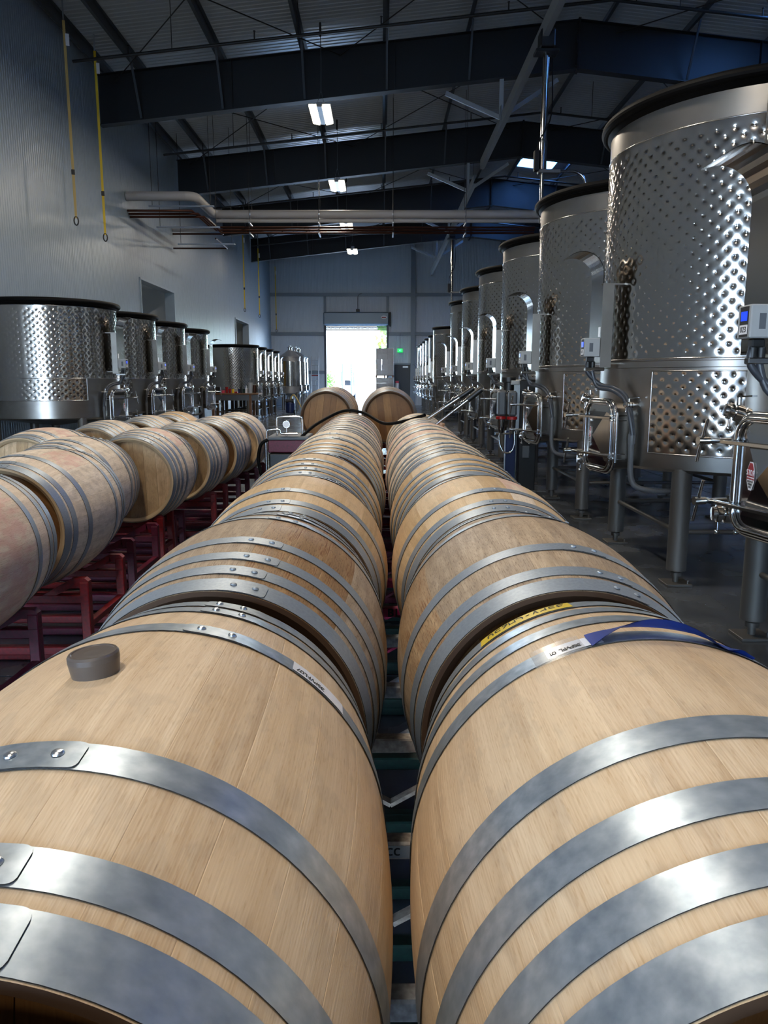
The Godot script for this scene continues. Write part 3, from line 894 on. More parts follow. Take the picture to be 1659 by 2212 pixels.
func stave_mesh() -> ArrayMesh:
	var b := MB.new()
	var half := PI / STAVES
	var e := 0.0010 / RB
	var cols := [[-half, -0.00035], [-half + e, 0.0], [-half * 0.45, 0.0], [0.0, 0.0], [half * 0.45, 0.0], [half - e, 0.0], [half, -0.00035]]
	var rows := 22
	for c in cols.size() - 1:
		var first := b.v.size()
		for r in rows + 1:
			var z := BL * (float(r) / rows - 0.5)
			var dr := (brl(z + 0.001) - brl(z - 0.001)) / 0.002
			for k in 2:
				var a: float = cols[c + k][0]
				var rad: float = brl(z) + cols[c + k][1]
				var nn := Vector3(sin(a), cos(a), -dr).normalized()
				if c == 0: nn = (nn + Vector3(-cos(a), sin(a), 0) * 0.35).normalized()
				if c == cols.size() - 2: nn = (nn + Vector3(cos(a), -sin(a), 0) * 0.35).normalized()
				b.vert(Vector3(sin(a) * rad, cos(a) * rad, z), nn, Vector2(a * RB / 0.42, z / 0.95 + 0.5))
		for r in rows:
			var i := first + r * 2
			b.quad(i, i + 1, i + 3, i + 2)
	# chime: bevelled end, inner face down to the head (second surface)
	var outer := b
	b = MB.new()
	for sg in [-1.0, 1.0]:
		var prof := [Vector2(RH, BL * 0.5), Vector2(RH - 0.010, BL * 0.5 + 0.001), Vector2(RH - 0.027, BL * 0.5 - 0.016), Vector2(RH - 0.028, BL * 0.5 - 0.055)]
		for k in 3:
			var p: Vector2 = prof[k]
			var q: Vector2 = prof[k + 1]
			var nn2 := Vector2(q.y - p.y, p.x - q.x).normalized()
			if k == 0: nn2 = Vector2(0, 1)
			elif k == 1: nn2 = Vector2(-0.69, 0.72)
			else: nn2 = Vector2(-1, 0)
			var first := b.v.size()
			for j in 4:
				var a := lerpf(-half, half, j / 3.0)
				for w in [p, q]:
					b.vert(Vector3(sin(a) * w.x, cos(a) * w.x, sg * w.y), Vector3(sin(a) * nn2.x, cos(a) * nn2.x, sg * nn2.y), Vector2(a * RB / 0.42, w.y / 0.95 + (RH - w.x)))
			for j in 3:
				var i := first + j * 2
				b.quad(i, i + 1, i + 3, i + 2)
	return outer.with(b)

const LAP := 0.30
func hoop_mesh(z0: float, w: float) -> ArrayMesh:
	var b := MB.new()
	var segs := 100
	var rows := []
	var stops := []
	for s in segs: stops.append([(TAU + LAP - 0.035) * s / segs, 1.0])
	stops.append_array([[TAU + LAP - 0.034, 1.0], [TAU + LAP - 0.020, 0.97], [TAU + LAP - 0.010, 0.90], [TAU + LAP - 0.004, 0.80], [TAU + LAP, 0.62]])   # rounded end of the lap
	for st in stops:
		rows.append([st[0], 0.0013 + 0.0016 * smoothstep(TAU - 0.06, TAU + 0.02, st[0]), w * 0.5 * st[1]])
	var th := 0.0011
	var face_ := b
	var edge := MB.new()
	for strip in 4:   # outer face, two edges, inner face standing off the wood
		b = face_ if strip == 0 or strip == 3 else edge
		var first := b.v.size()
		for row in rows:
			var a: float = row[0]
			var ends := []
			var za: float = z0 - row[2]
			var zb: float = z0 + row[2]
			if strip == 0:
				ends = [[brl(za) + row[1] + th, za], [brl(zb) + row[1] + th, zb]]
			elif strip == 1:
				ends = [[brl(za) + row[1], za], [brl(za) + row[1] + th, za]]
			elif strip == 2:
				ends = [[brl(zb) + row[1], zb], [brl(zb) + row[1] + th, zb]]
			else:
				ends = [[brl(za) + row[1], za], [brl(zb) + row[1], zb]]
			var nn := Vector3(sin(a), cos(a), (brl(za) - brl(zb)) / (zb - za)).normalized()
			if strip == 1: nn = Vector3(0, 0, -1)
			elif strip == 2: nn = Vector3(0, 0, 1)
			elif strip == 3: nn = -nn
			for q in ends:
				b.vert(Vector3(sin(a) * q[0], cos(a) * q[0], q[1]), nn, Vector2(a * RB, q[1]))
		for s in rows.size() - 1:
			var i := first + s * 2
			b.quad(i, i + 1, i + 3, i + 2)
	var last: Array = rows[rows.size() - 1]
	var la: float = last[0]
	var t := Vector3(cos(la), -sin(la), 0)
	var rad := Vector3(sin(la), cos(la), 0)
	var ra := brl(z0 - last[2])
	var rb := brl(z0 + last[2])
	edge.face([rad * (ra + last[1]) + Vector3(0, 0, z0 - last[2]), rad * (ra + last[1] + th) + Vector3(0, 0, z0 - last[2]), rad * (rb + last[1] + th) + Vector3(0, 0, z0 + last[2]), rad * (rb + last[1]) + Vector3(0, 0, z0 + last[2])], t)
	return face_.with(edge)

func board_meshes() -> Array:
	var out := []
	var r := 0.278
	var cuts := [-0.278, -0.208, -0.135, -0.052, 0.03, 0.098, 0.182, 0.278]
	for k in 7:
		var x0: float = cuts[k] + 0.0006
		var x1: float = cuts[k + 1] - 0.0006
		var poly := []
		for j in 7:
			var x := lerpf(x0, x1, j / 6.0)
			poly.append(Vector2(x, sqrt(maxf(r * r - x * x, 0.0))))
		for j in 7:
			var x := lerpf(x1, x0, j / 6.0)
			poly.append(Vector2(x, -sqrt(maxf(r * r - x * x, 0.0))))
		var clean := []
		for p in poly:
			if clean.is_empty() or (clean[clean.size() - 1] as Vector2).distance_to(p) > 0.0005:
				clean.append(p)
		var b := MB.new()
		b.prism(clean, Vector3.ZERO, Basis(), 0.02)
		for i in b.v.size():
			b.uv[i] = Vector2(b.v[i].x / 0.42, b.v[i].y / 0.95 + 0.5)
		out.append(b.mesh())
	return out

func make_barrel_meshes() -> void:
	MESH.stave = stave_mesh()
	MESH.boards = board_meshes()
	var disc := MB.new()
	var ps := []
	for k in 40: ps.append(Vector2(cos(TAU * k / 40), sin(TAU * k / 40)) * 0.279)
	disc.prism(ps, Vector3.ZERO, Basis(), 0.02)
	MESH.disc = disc.mesh()
	MESH.hoops = {"A": [], "B": []}
	for h in [[0.205, 0.046], [0.356, 0.044], [0.4235, 0.056]]:
		MESH.hoops.A.append([hoop_mesh(h[0], h[1]), h[0]])
	for h in [[0.15, 0.047], [0.266, 0.044], [0.350, 0.043], [0.4240, 0.055]]:
		MESH.hoops.B.append([hoop_mesh(h[0], h[1]), h[0]])
	var rv := MB.new()
	rv.lathe([Vector2(0.0070, 0.0), Vector2(0.0064, 0.0019), Vector2(0.0046, 0.0034), Vector2(0.0023, 0.0041), Vector2(0.0001, 0.0043)], 14)
	MESH.rivet = rv.mesh()
	var bg := MB.new()
	bg.lathe([Vector2(0.0275, -0.012), Vector2(0.0295, 0.0), Vector2(0.0318, 0.018), Vector2(0.0316, 0.0245), Vector2(0.0295, 0.0275), Vector2(0.0265, 0.0278), Vector2(0.0255, 0.0265), Vector2(0.012, 0.0258), Vector2(0.0001, 0.0258)], 40)
	MESH.bung = bg.mesh()

# o: laps_front / laps_back angles of the hoop laps, boards, rivets, special {wood key: [from, to] angle range}
func barrel(at: Vector3, yaw: float, wood: String, layout: String, hoop: Material, label: String, group: String, o := {}) -> Node3D:
	var t := thing("wine_barrel", label, "barrel", at, yaw, group)
	var roll := rng.randf() * 0.24
	for k in STAVES:
		var an := TAU * k / STAVES + roll
		var key := wood
		if o.has("special"):
			for sp in o.special:
				if wrapf(an, -PI, PI) > sp[1] and wrapf(an, -PI, PI) < sp[2]: key = sp[0]
		var set_: Array = M[key]
		var s := put("stave", MESH.stave, null, t)
		s.set_surface_override_material(0, set_[rng.randi() % set_.size()])
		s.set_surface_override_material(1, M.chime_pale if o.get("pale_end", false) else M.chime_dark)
		s.rotation.z = -an
	var hs: Array = MESH.hoops[layout]
	var rivets: bool = o.get("rivets", true)
	for side in 2:
		var laps: Array = o.get("laps_front" if side == 0 else "laps_back", [])
		var common := rng.randf_range(0.0, 0.75)
		for k in hs.size():
			var want: float = laps[k] if k < laps.size() else common + rng.randf_range(-0.05, 0.05)
			var h := put("hoop", hs[k][0], null, t)
			h.set_surface_override_material(0, hoop)
			h.set_surface_override_material(1, M.hoop_edge)
			if side == 0:
				h.basis = Basis(Vector3.BACK, LAP - want)
			else:
				h.basis = Basis(Vector3.UP, PI) * Basis(Vector3.BACK, LAP + want)
			if rivets:
				for q in [0.085, 0.225]:
					var z: float = hs[k][1]
					var r := put("rivet", MESH.rivet, o.get("rivet_material", hoop), h)
					var ra := brl(z) + 0.0038
					r.transform = Transform3D(Basis(Vector3.BACK, -q), Vector3(sin(q) * ra, cos(q) * ra, z))
	if o.get("boards", false):
		var turn := Basis(Vector3.BACK, o.get("head_turn", rng.randf_range(-0.15, 0.15)))
		for k in 7:
			var hm: Array = M.head_pale if o.get("pale_end", false) else M.head
			var bd := put("head_board", MESH.boards[k], hm[(k * 3 + rng.randi() % 2) % hm.size()], t)
			bd.transform = Transform3D(turn, Vector3(0, 0, BL * 0.5 - 0.056))
	else:
		var f := put("head", MESH.disc, M.head[1], t)
		f.position.z = BL * 0.5 - 0.056
	var bk := put("head", MESH.disc, M.head[1], t)
	bk.position.z = -BL * 0.5 + 0.036
	if o.has("bung"):
		var g := put("bung", MESH.bung, o.bung, t)
		var ba: float = o.get("bung_at", -0.08)
		g.transform = Transform3D(Basis(Vector3.BACK, -ba), Vector3(sin(ba), cos(ba), 0) * RB)
	return t

# a label that follows a hoop: angles from a0 to a1 at axial place z0
func arc_strip(z0: float, w: float, a0: float, a1: float, lift: float) -> ArrayMesh:
	var b := MB.new()
	var n := 16
	for s in n + 1:
		var a := lerpf(a0, a1, float(s) / n)
		for z in [z0 - w * 0.5, z0 + w * 0.5]:
			b.vert(Vector3(sin(a), cos(a), 0) * (brl(z) + lift) + Vector3(0, 0, z), Vector3(sin(a), cos(a), 0))
	for s in n:
		b.quad(s * 2, s * 2 + 1, s * 2 + 3, s * 2 + 2)
	return b.mesh()

func arc_text(txt: String, size: float, z0: float, a0: float, a1: float, lift: float, m: Material, parent: Node3D) -> void:   # read from the far side: letters stand on their heads for the camera
	for k in txt.length():
		if txt[k] == " ": continue
		var a := lerpf(a1, a0, (k + 0.5) / txt.length())
		var up := Vector3(0, 0, 1)
		var out := Vector3(sin(a), cos(a), 0)
		letter(txt[k], size, m, parent, out * (brl(z0) + lift) + Vector3(0, 0, z0), Basis(up.cross(out), up, out), "letter", false)

# ------------------------------------------------------------------ racks (stand on y0, 0.27 high, bars run along x)
func make_rack_meshes() -> void:
	for d in [0.56, 0.30]:
		var w := 1.32
		var key := "rack%d" % roundi(d * 100)
		var post := one_box(Vector3(0, 0.135, 0), Vector3(0.046, 0.27, 0.046), 0.004)
		var top := MB.new()
		top.bbox(Vector3(0, 0.2475, 0), Vector3(w - 0.05, 0.045, 0.046), 0.005)
		var horn := MB.new()
		horn.bbox(Vector3(0, 0.30, 0), Vector3(0.046, 0.07, 0.046), 0.004)
		horn.prism([Vector2(-0.023, 0.315), Vector2(0.055, 0.315), Vector2(0.055, 0.356), Vector2(-0.005, 0.356), Vector2(-0.023, 0.340)], Vector3(0, 0, -0.02), Basis(), 0.04)
		horn.prism([Vector2(0.045, 0.318), Vector2(0.155, 0.262), Vector2(0.22, 0.262), Vector2(0.055, 0.356)], Vector3(0, 0, -0.02), Basis(), 0.04)
		var low := one_box(Vector3(0, 0.028, 0), Vector3(w - 0.05, 0.045, 0.046), 0.005)
		var tie := one_box(Vector3(0, 0.11, 0), Vector3(0.035, 0.035, d - 0.046), 0.003)
		var br := MB.new()
		br.bar(Vector3(0, 0.05, 0), Vector3(0.30, 0.225, 0), 0.012, 0.03, Vector3.BACK)
		var br2 := MB.new()
		br2.bar(Vector3(0, 0.05, 0), Vector3(-0.30, 0.225, 0), 0.012, 0.03, Vector3.BACK)
		MESH[key] = {"post": post, "top_bar": top.mesh(), "horn": horn.mesh(), "bottom_bar": low, "side_tie": tie, "brace": br.mesh(), "brace_2": br2.mesh(), "w": w, "d": d}

func rack(x: float, y0: float, z: float, m: Material, label: String, depth := 0.56, horns := true, group := "barrel racks") -> Node3D:
	var t := thing("barrel_rack", label, "rack", Vector3(x, y0, z), 0.0, group)
	var k: Dictionary = MESH["rack%d" % roundi(depth * 100)]
	for sz in [-1.0, 1.0]:
		var zz: float = sz * (k.d * 0.5 - 0.02)
		for sx in [-1.0, 1.0]:
			put("post", k.post, m, t).position = Vector3(sx * (k.w * 0.5 - 0.023), 0, zz)
			if horns:
				var h := put("horn", k.horn, m, t)
				h.position = Vector3(sx * (k.w * 0.5 - 0.023), 0, zz)
				if sx > 0: h.rotation.y = PI
		put("top_bar", k.top_bar, m, t).position.z = zz
		if y0 < 0.1:
			put("bottom_bar", k.bottom_bar, m, t).position.z = zz
		elif x > -1.0:
			put("brace", k.brace, m, t).position.z = zz
			put("brace", k.brace_2, m, t).position.z = zz
	for sx in [-1.0, 1.0]:
		put("side_tie", k.side_tie, m, t).position.x = sx * (k.w * 0.5 - 0.023)
	return t

# ------------------------------------------------------------------ tanks
# local frame: stands on the floor at the origin; s = 1 for tanks whose aisle is at -x, -1 for those whose aisle is at +x.
# angle a is 0 towards the camera (+z) and a quarter turn towards the aisle.
func tp(s: float, a: float, r: float, y: float) -> Vector3:
	return Vector3(-s * r * sin(a), y, r * cos(a))

func jacket(s: float, R: float, y0: float, y1: float, a0: float, a1: float, res: float) -> ArrayMesh:
	var dc := 0.0585
	var dr := 0.1015
	var na := int(ceil(R * (a1 - a0) / res))
	var ny := int(ceil((y1 - y0) / res))
	var v := PackedVector3Array()
	var n := PackedVector3Array()
	var ix := PackedInt32Array()
	v.resize((na + 1) * (ny + 1))
	n.resize(v.size())
	var i1 := 1.0 / (0.0105 * 0.0105)   # weld spot
	var i2 := 1.0 / (0.0250 * 0.0250)   # pillow round it
	for i in na + 1:
		var a := lerpf(a0, a1, float(i) / na)
		var arc := (a - a0) * R
		var rad := Vector3(-s * sin(a), 0, cos(a))
		var tan_ := Vector3(-s * cos(a), 0, -sin(a))
		var c0 := int(floor(arc / dc))
		for j in ny + 1:
			var y := lerpf(y0, y1, float(j) / ny)
			var h := 0.0
			var gx := 0.0
			var gy := 0.0
			for c in [c0 - 1, c0, c0 + 1, c0 + 2]:
				var cx: float = c * dc
				var off := 0.0 if c % 2 == 0 else dr * 0.5
				var cy := y0 + 0.045 + off + dr * roundf((y - y0 - 0.045 - off) / dr)
				if cy < y0 + 0.03 or cy > y1 - 0.03 or cx < 0.03 or cx > R * (a1 - a0) - 0.03: continue
				var dx := arc - cx
				var dy := y - cy
				var q := dx * dx + dy * dy
				var e1 := -0.0030 * exp(-q * i1)
				var e2 := -0.0026 * exp(-q * i2)
				h += e1 + e2
				var g := -2.0 * (e1 * i1 + e2 * i2)
				gx += g * dx
				gy += g * dy
			var k := i * (ny + 1) + j
			v[k] = rad * (R + 0.006 + h) + Vector3(0, y, 0)
			n[k] = (rad - tan_ * gx - Vector3(0, gy, 0)).normalized()
	for i in na:
		for j in ny:
			var k := i * (ny + 1) + j
			if s > 0:
				ix.append_array([k, k + 1, k + ny + 2, k, k + ny + 2, k + ny + 1])
			else:
				ix.append_array([k, k + ny + 2, k + 1, k, k + ny + 1, k + ny + 2])
	# make the winding agree with the normals
	var wn := (v[ix[2]] - v[ix[0]]).cross(v[ix[1]] - v[ix[0]])
	if wn.dot(n[ix[0]]) < 0.0:
		for q in range(0, ix.size(), 3):
			var w := ix[q + 1]
			ix[q + 1] = ix[q + 2]
			ix[q + 2] = w
	var arr := []
	arr.resize(Mesh.ARRAY_MAX)
	arr[Mesh.ARRAY_VERTEX] = v
	arr[Mesh.ARRAY_NORMAL] = n
	arr[Mesh.ARRAY_INDEX] = ix
	var am := ArrayMesh.new()
	am.add_surface_from_arrays(Mesh.PRIMITIVE_TRIANGLES, arr)
	return am

func rrect(w: float, h: float, c: float, n := 5) -> Array:
	var out := []
	for q in [[1, 1, 0.0], [-1, 1, PI * 0.5], [-1, -1, PI], [1, -1, PI * 1.5]]:
		for k in n + 1:
			var an: float = q[2] + PI * 0.5 * k / n
			out.append(Vector2(q[0] * (w * 0.5 - c) + c * cos(an), q[1] * (h * 0.5 - c) + c * sin(an)))
	return out

func valve(parent: Node3D, o: Vector3, out: Vector3, up: Vector3, size: float) -> void:
	var side := up.cross(out).normalized()
	var b := Basis(side, out, side.cross(out))
	var m := MB.new()
	m.lathe([Vector2(0.024, -0.03), Vector2(0.024, 0.04), Vector2(0.042, 0.042), Vector2(0.042, 0.062), Vector2(0.030, 0.064), Vector2(0.030, 0.075), Vector2(0.044, 0.077), Vector2(0.044, 0.115), Vector2(0.030, 0.117), Vector2(0.030, 0.128), Vector2(0.042, 0.13), Vector2(0.042, 0.15), Vector2(0.034, 0.152), Vector2(0.033, 0.168), Vector2(0.0, 0.170)], 20, o, b * Basis.from_scale(Vector3.ONE * size))
	for k in [0.052, 0.14]:   # clamp screws
		m.tube([o + out * k * size - up * 0.035 * size, o + out * k * size - up * 0.085 * size], 0.007 * size, 8)
		m.ball(o + out * k * size - up * 0.09 * size, Vector3(0.016, 0.012, 0.012) * size, 8, 6)
	var vo := put("valve", m.mesh(), M.chrome, parent)
	var h := MB.new()
	h.tube([o + out * 0.096 * size + up * 0.04 * size, o + out * 0.096 * size + up * 0.085 * size], 0.012 * size, 10)
	h.bar(o + out * 0.096 * size + up * 0.085 * size, o + out * 0.07 * size + up * 0.10 * size + side * 0.15 * size, 0.026 * size, 0.008 * size, up)
	put("valve_handle", h.mesh(), M.chrome, vo)

func make_tank(called: String, label: String, s: float, R: float, y_bot: float, y_top: float, jk: Array, res: float, band: bool) -> Node3D:
	var t := thing(called, label, "tank")
	# shell with shallow cone bottom, open top and inner wall
	var sh := MB.new()
	sh.lathe([Vector2(0.05, y_bot - 0.14), Vector2(R - 0.03, y_bot - 0.01), Vector2(R, y_bot + 0.015), Vector2(R, y_top - 0.02), Vector2(R - 0.006, y_top - 0.02), Vector2(R - 0.006, y_bot + 0.02), Vector2(0.05, y_bot - 0.1)], 96)
	put("shell", sh.mesh(), M.steel, t)
	var rim := MB.new()
	var rp := []
	for k in 15:
		var an := TAU * k / 14.0
		rp.append(Vector2(R + 0.036 + 0.044 * cos(-an), y_top - 0.022 + 0.042 * sin(-an)))
	rp.reverse()
	rim.lathe(rp, 96)
	put("rim_gasket", rim.mesh(), M.rubber, t)
	var lip := MB.new()
	lip.lathe([Vector2(R + 0.001, y_top - 0.095), Vector2(R + 0.02, y_top - 0.075), Vector2(R + 0.04, y_top - 0.05)], 96)
	put("rim_lip", lip.mesh(), M.rubber, t)
	for j in jk:
		put("dimple_jacket", jacket(s, R, j[0], j[1], deg_to_rad(j[2]), deg_to_rad(j[3]), res), M.steel_dimple, t)
		for y in [j[0], j[1]]:
			var bead := MB.new()
			var path := []
			var nseg := int((j[3] - j[2]) / 4.0) + 2
			for k in nseg + 1:
				path.append(tp(s, deg_to_rad(lerpf(j[2], j[3], float(k) / nseg)), R + 0.004, y))
			bead.tube(path, 0.006, 6)
			put("weld_bead", bead.mesh(), M.bead, t)
		if j[3] - j[2] < 350:
			for a in [j[2], j[3]]:
				put("weld_bead", one_tube([tp(s, deg_to_rad(a), R + 0.003, j[0]), tp(s, deg_to_rad(a), R + 0.003, j[1])], 0.005, 6), M.bead, t)
	if band:
		var bm := MB.new()
		bm.lathe([Vector2(R, 1.69), Vector2(R + 0.008, 1.694), Vector2(R + 0.008, 1.74), Vector2(R, 1.745)], 96)
		put("weld_band", bm.mesh(), M.steel, t)
	# legs
	var lr := R * 0.665
	var leg_m := one_lathe([Vector2(0.0, 0.115), Vector2(0.074, 0.115), Vector2(0.076, 0.12), Vector2(0.076, y_bot + 0.02)], 22)
	var foot := MB.new()
	foot.lathe([Vector2(0.024, 0.02), Vector2(0.024, 0.07), Vector2(0.042, 0.07), Vector2(0.042, 0.10), Vector2(0.020, 0.10), Vector2(0.020, 0.12)], 12)
	foot.bbox(Vector3(0, 0.01, 0), Vector3(0.2, 0.02, 0.2), 0.003)
	foot.tube([Vector3(0.07, 0.015, 0.07), Vector3(0.07, 0.05, 0.07)], 0.01, 8)
	var foot_m := foot.mesh()
	for sx in [-1.0, 1.0]:
		for sz in [-1.0, 1.0]:
			var l := put("leg", leg_m, M.steel_leg, t)
			l.position = Vector3(sx * lr, 0, sz * lr)
			put("foot", foot_m, M.steel_leg, l)
	for q in [[-1, -1, 1, -1], [-1, 1, 1, 1], [-1, -1, -1, 1], [1, -1, 1, 1]]:
		put("stretcher", one_tube([Vector3(q[0] * lr, 0.42, q[1] * lr), Vector3(q[2] * lr, 0.42, q[3] * lr)], 0.019, 10), M.steel_leg, t)
	# curved cover in front of the thermometer well, on the aisle side
	var cv := MB.new()
	var xo := R + 0.14
	var prof := [Vector2(xo, 1.72), Vector2(xo, 2.42)]
	for k in 13:   # the top of the sheet curls out over the aisle
		var an := deg_to_rad(10.0 * k)
		prof.append(Vector2(xo + 0.17 - 0.17 * cos(an), 2.44 + 0.17 * sin(an)))
	for k in prof.size() - 1:
		for th in [0.0, 0.005]:
			var p: Vector2 = prof[k]
			var q: Vector2 = prof[k + 1]
			var nm := Vector2(q.y - p.y, p.x - q.x).normalized()
			p -= nm * th
			q -= nm * th
			cv.face([Vector3(-s * p.x, p.y, 0.30), Vector3(-s * q.x, q.y, 0.30), Vector3(-s * q.x, q.y, -0.06), Vector3(-s * p.x, p.y, -0.06)], Vector3(-s * nm.x, nm.y, 0) * (1.0 if th == 0.0 else -1.0))
	put("sensor_cover", cv.mesh(), M.steel_dimple, t)
	var fl := MB.new()
	fl.box(Vector3(-s * (xo - 0.045), 2.03, 0.30), Vector3(0.09, 0.66, 0.012))
	fl.box(Vector3(-s * (xo - 0.10), 1.73, 0.12), Vector3(0.2, 0.012, 0.36))
	fl.box(Vector3(-s * (xo - 0.10), 2.36, 0.28), Vector3(0.2, 0.012, 0.05))
	put("cover_flange", fl.mesh(), M.steel, t)
	# control box with a lit screen
	var bx := xo + 0.065
	var cb := put("control_box", one_box(Vector3(-s * bx, 1.86, 0.235), Vector3(0.128, 0.15, 0.13), 0.006), M.plastic, t)
	put("lcd_screen", one_box(Vector3(-s * (bx + 0.0645), 1.885, 0.235), Vector3(0.003, 0.042, 0.06)), M.lcd_screen, cb)
	put("face_plate", one_box(Vector3(-s * (bx + 0.0635), 1.86, 0.235), Vector3(0.002, 0.135, 0.085)), M.ink, cb)
	put("counter", one_box(Vector3(-s * (bx + 0.0645), 1.825, 0.235), Vector3(0.003, 0.042, 0.075)), M.white, cb)
	letter("023", 0.026, M.ink, cb, Vector3(-s * (bx + 0.0665), 1.825, 0.235), Basis(Vector3.UP, -s * PI / 2))
	put("sticker", one_box(Vector3(-s * (bx + 0.01), 1.86, 0.301), Vector3(0.03, 0.07, 0.001)), M.grey, cb)
	put("white_tag", one_box(Vector3(-s * (xo + 0.0015), 1.985, 0.25), Vector3(0.002, 0.08, 0.055)), M.label, t)
	var cl := MB.new()
	cl.bbox(Vector3(-s * bx, 1.765, 0.235), Vector3(0.06, 0.04, 0.05), 0.006)
	cl.tube([Vector3(-s * (bx + 0.015), 1.745, 0.235), Vector3(-s * (bx + 0.015), 1.70, 0.235)], 0.02, 10)
	cl.tube([Vector3(-s * (bx - 0.025), 1.745, 0.235), Vector3(-s * (bx - 0.025), 1.70, 0.235)], 0.02, 10)
	put("cable_gland", cl.mesh(), M.dark_plastic, t)
	put("hose_clamp", one_box(Vector3(-s * (bx - 0.04), 1.685, 0.235), Vector3(0.16, 0.03, 0.05), 0.005), M.chrome, t)
	# two hoses that swing over the hatch and join a grey conduit
	for k in 2:
		var dx := 0.015 if k == 0 else -0.025
		var rr := R + 0.05 + 0.02 * k
		var ps := [Vector3(-s * (bx + dx), 1.75, 0.235), Vector3(-s * (bx + dx), 1.66, 0.235), tp(s, deg_to_rad(79.0), rr + 0.09, 1.56 - 0.02 * k), tp(s, deg_to_rad(73.0), rr + 0.04, 1.535 - 0.02 * k), tp(s, deg_to_rad(68.5), rr, 1.47 - 0.02 * k), tp(s, deg_to_rad(65.0), rr, 1.33), tp(s, deg_to_rad(64.0 - 0.8 * k), rr - 0.01, 1.16)]
		put("hose", one_tube(smooth_path(ps, 5), 0.018, 9), M.hose, t)
	var cps := [tp(s, deg_to_rad(64.0), R + 0.05, 1.18), tp(s, deg_to_rad(64.0), R + 0.05, 1.02), tp(s, deg_to_rad(64.0), R + 0.045, 0.86), tp(s, deg_to_rad(63.0), R + 0.02, 0.76), tp(s, deg_to_rad(60.0), R - 0.06, 0.72), tp(s, deg_to_rad(54.0), R - 0.22, 0.71)]
	put("conduit", one_tube(smooth_path(cps, 4), 0.023, 10), M.conduit, t)
	put("conduit_socket", one_tube([tp(s, deg_to_rad(64.0), R + 0.05, 1.09), tp(s, deg_to_rad(64.0), R + 0.05, 1.17)], 0.03, 12), M.conduit, t)
	# hatch
	var ha := deg_to_rad(79.0)
	var nn := Vector3(-s * sin(ha), 0, cos(ha))
	var uu := Vector3(s * cos(ha), 0, sin(ha))      # towards the camera side
	var hb := Basis(uu, Vector3.UP, nn)
	var rb := Basis(Vector3.UP.cross(nn), Vector3.UP, nn)   # right-handed, for lettering
	var ho := nn * R + Vector3(0, 1.14, 0)
	var hat := Node3D.new()
	hat.name = "hatch"
	t.add_child(hat, true)
	var loop := rrect(0.47, 0.56, 0.10)
	var neck := MB.new()
	for k in loop.size():
		var p: Vector2 = loop[k]
		var q: Vector2 = loop[(k + 1) % loop.size()]
		if p.distance_to(q) < 1e-5: continue
		var cen := (p + q) * 0.5
		neck.face([ho + hb * Vector3(p.x * 0.97, p.y * 0.97, -0.12), ho + hb * Vector3(q.x * 0.97, q.y * 0.97, -0.12), ho + hb * Vector3(q.x * 0.97, q.y * 0.97, 0.12), ho + hb * Vector3(p.x * 0.97, p.y * 0.97, 0.12)], hb * Vector3(cen.x, cen.y, 0))
	put("neck", neck.mesh(), M.steel, hat)
	var fr := MB.new()
	for ring in [[0.49, 0.58, 0.11, 0.12, 0.020], [0.455, 0.545, 0.095, 0.145, 0.016]]:
		var path := []
		for p in rrect(ring[0], ring[1], ring[2], 6):
			path.append(ho + hb * Vector3(p.x, p.y, ring[3]))
		path.append(path[0])
		fr.tube(path, ring[4], 10, false)
	put("frame", fr.mesh(), M.chrome, hat)
	var dr := MB.new()
	var lo := rrect(0.43, 0.52, 0.085, 5)
	var inner := [Vector2(0.155, 0.20), Vector2(-0.155, 0.20), Vector2(-0.155, -0.20), Vector2(0.155, -0.20)]
	for q in 4:
		var arc := []
		for k in 6: arc.append(ho + hb * Vector3(lo[q * 6 + k].x, lo[q * 6 + k].y, 0.135))
		var ic: Vector3 = ho + hb * Vector3(inner[q].x, inner[q].y, 0.15)
		for k in 5: dr.face([ic, arc[k], arc[k + 1]], nn)
		var jn: Vector3 = ho + hb * Vector3(inner[(q + 1) % 4].x, inner[(q + 1) % 4].y, 0.15)
		var nx: Vector2 = lo[((q + 1) % 4) * 6]
		dr.face([ic, arc[5], ho + hb * Vector3(nx.x, nx.y, 0.135), jn], nn)
		dr.face([ic, jn, ho + hb * Vector3(0, 0, 0.19)], nn)
	put("door", dr.mesh(), M.chrome, hat)
	for y in [0.155, -0.155]:
		var arm := MB.new()
		var a0 := ho + hb * Vector3(0.27, y, 0.16)
		var a1 := ho + hb * Vector3(-0.36, y, 0.205)
		arm.bar(a0, a1, 0.045, 0.014, Vector3.UP)
		arm.tube([a0 + nn * 0.01, a1 + nn * 0.01], 0.011, 8)
		for dy in [-0.02, 0.02]:
			arm.bbox(ho + hb * Vector3(0.275, y + dy, 0.11), Vector3(0.05, 0.008, 0.13), 0.002, hb)
		arm.ball(a1, Vector3(0.035, 0.012, 0.03), 12, 6, hb)
		put("clamp_arm", arm.mesh(), M.chrome, hat)
		var hd := MB.new()
		hd.tube([ho + hb * Vector3(-0.345, y, 0.10), ho + hb * Vector3(-0.345, y, 0.27)], 0.011, 10)
		hd.tube([ho + hb * Vector3(-0.345, y, 0.222), ho + hb * Vector3(-0.345, y, 0.285)], 0.020, 14)
		var tilt := Vector3(0.30, 0.95, 0).normalized() * 0.115
		hd.tube([ho + hb * (Vector3(-0.345, y, 0.262) - tilt), ho + hb * (Vector3(-0.345, y, 0.262) + tilt)], 0.0085, 10)
		put("tee_handle", hd.mesh(), M.chrome, hat)
	put("hinge_pin", one_tube([ho + hb * Vector3(0.295, 0.20, 0.13), ho + hb * Vector3(0.295, -0.20, 0.13)], 0.012, 10), M.chrome, hat)
	# stop sticker, lying on the left facet
	var sb := rb * Basis(Vector3.UP, -0.25 * s)
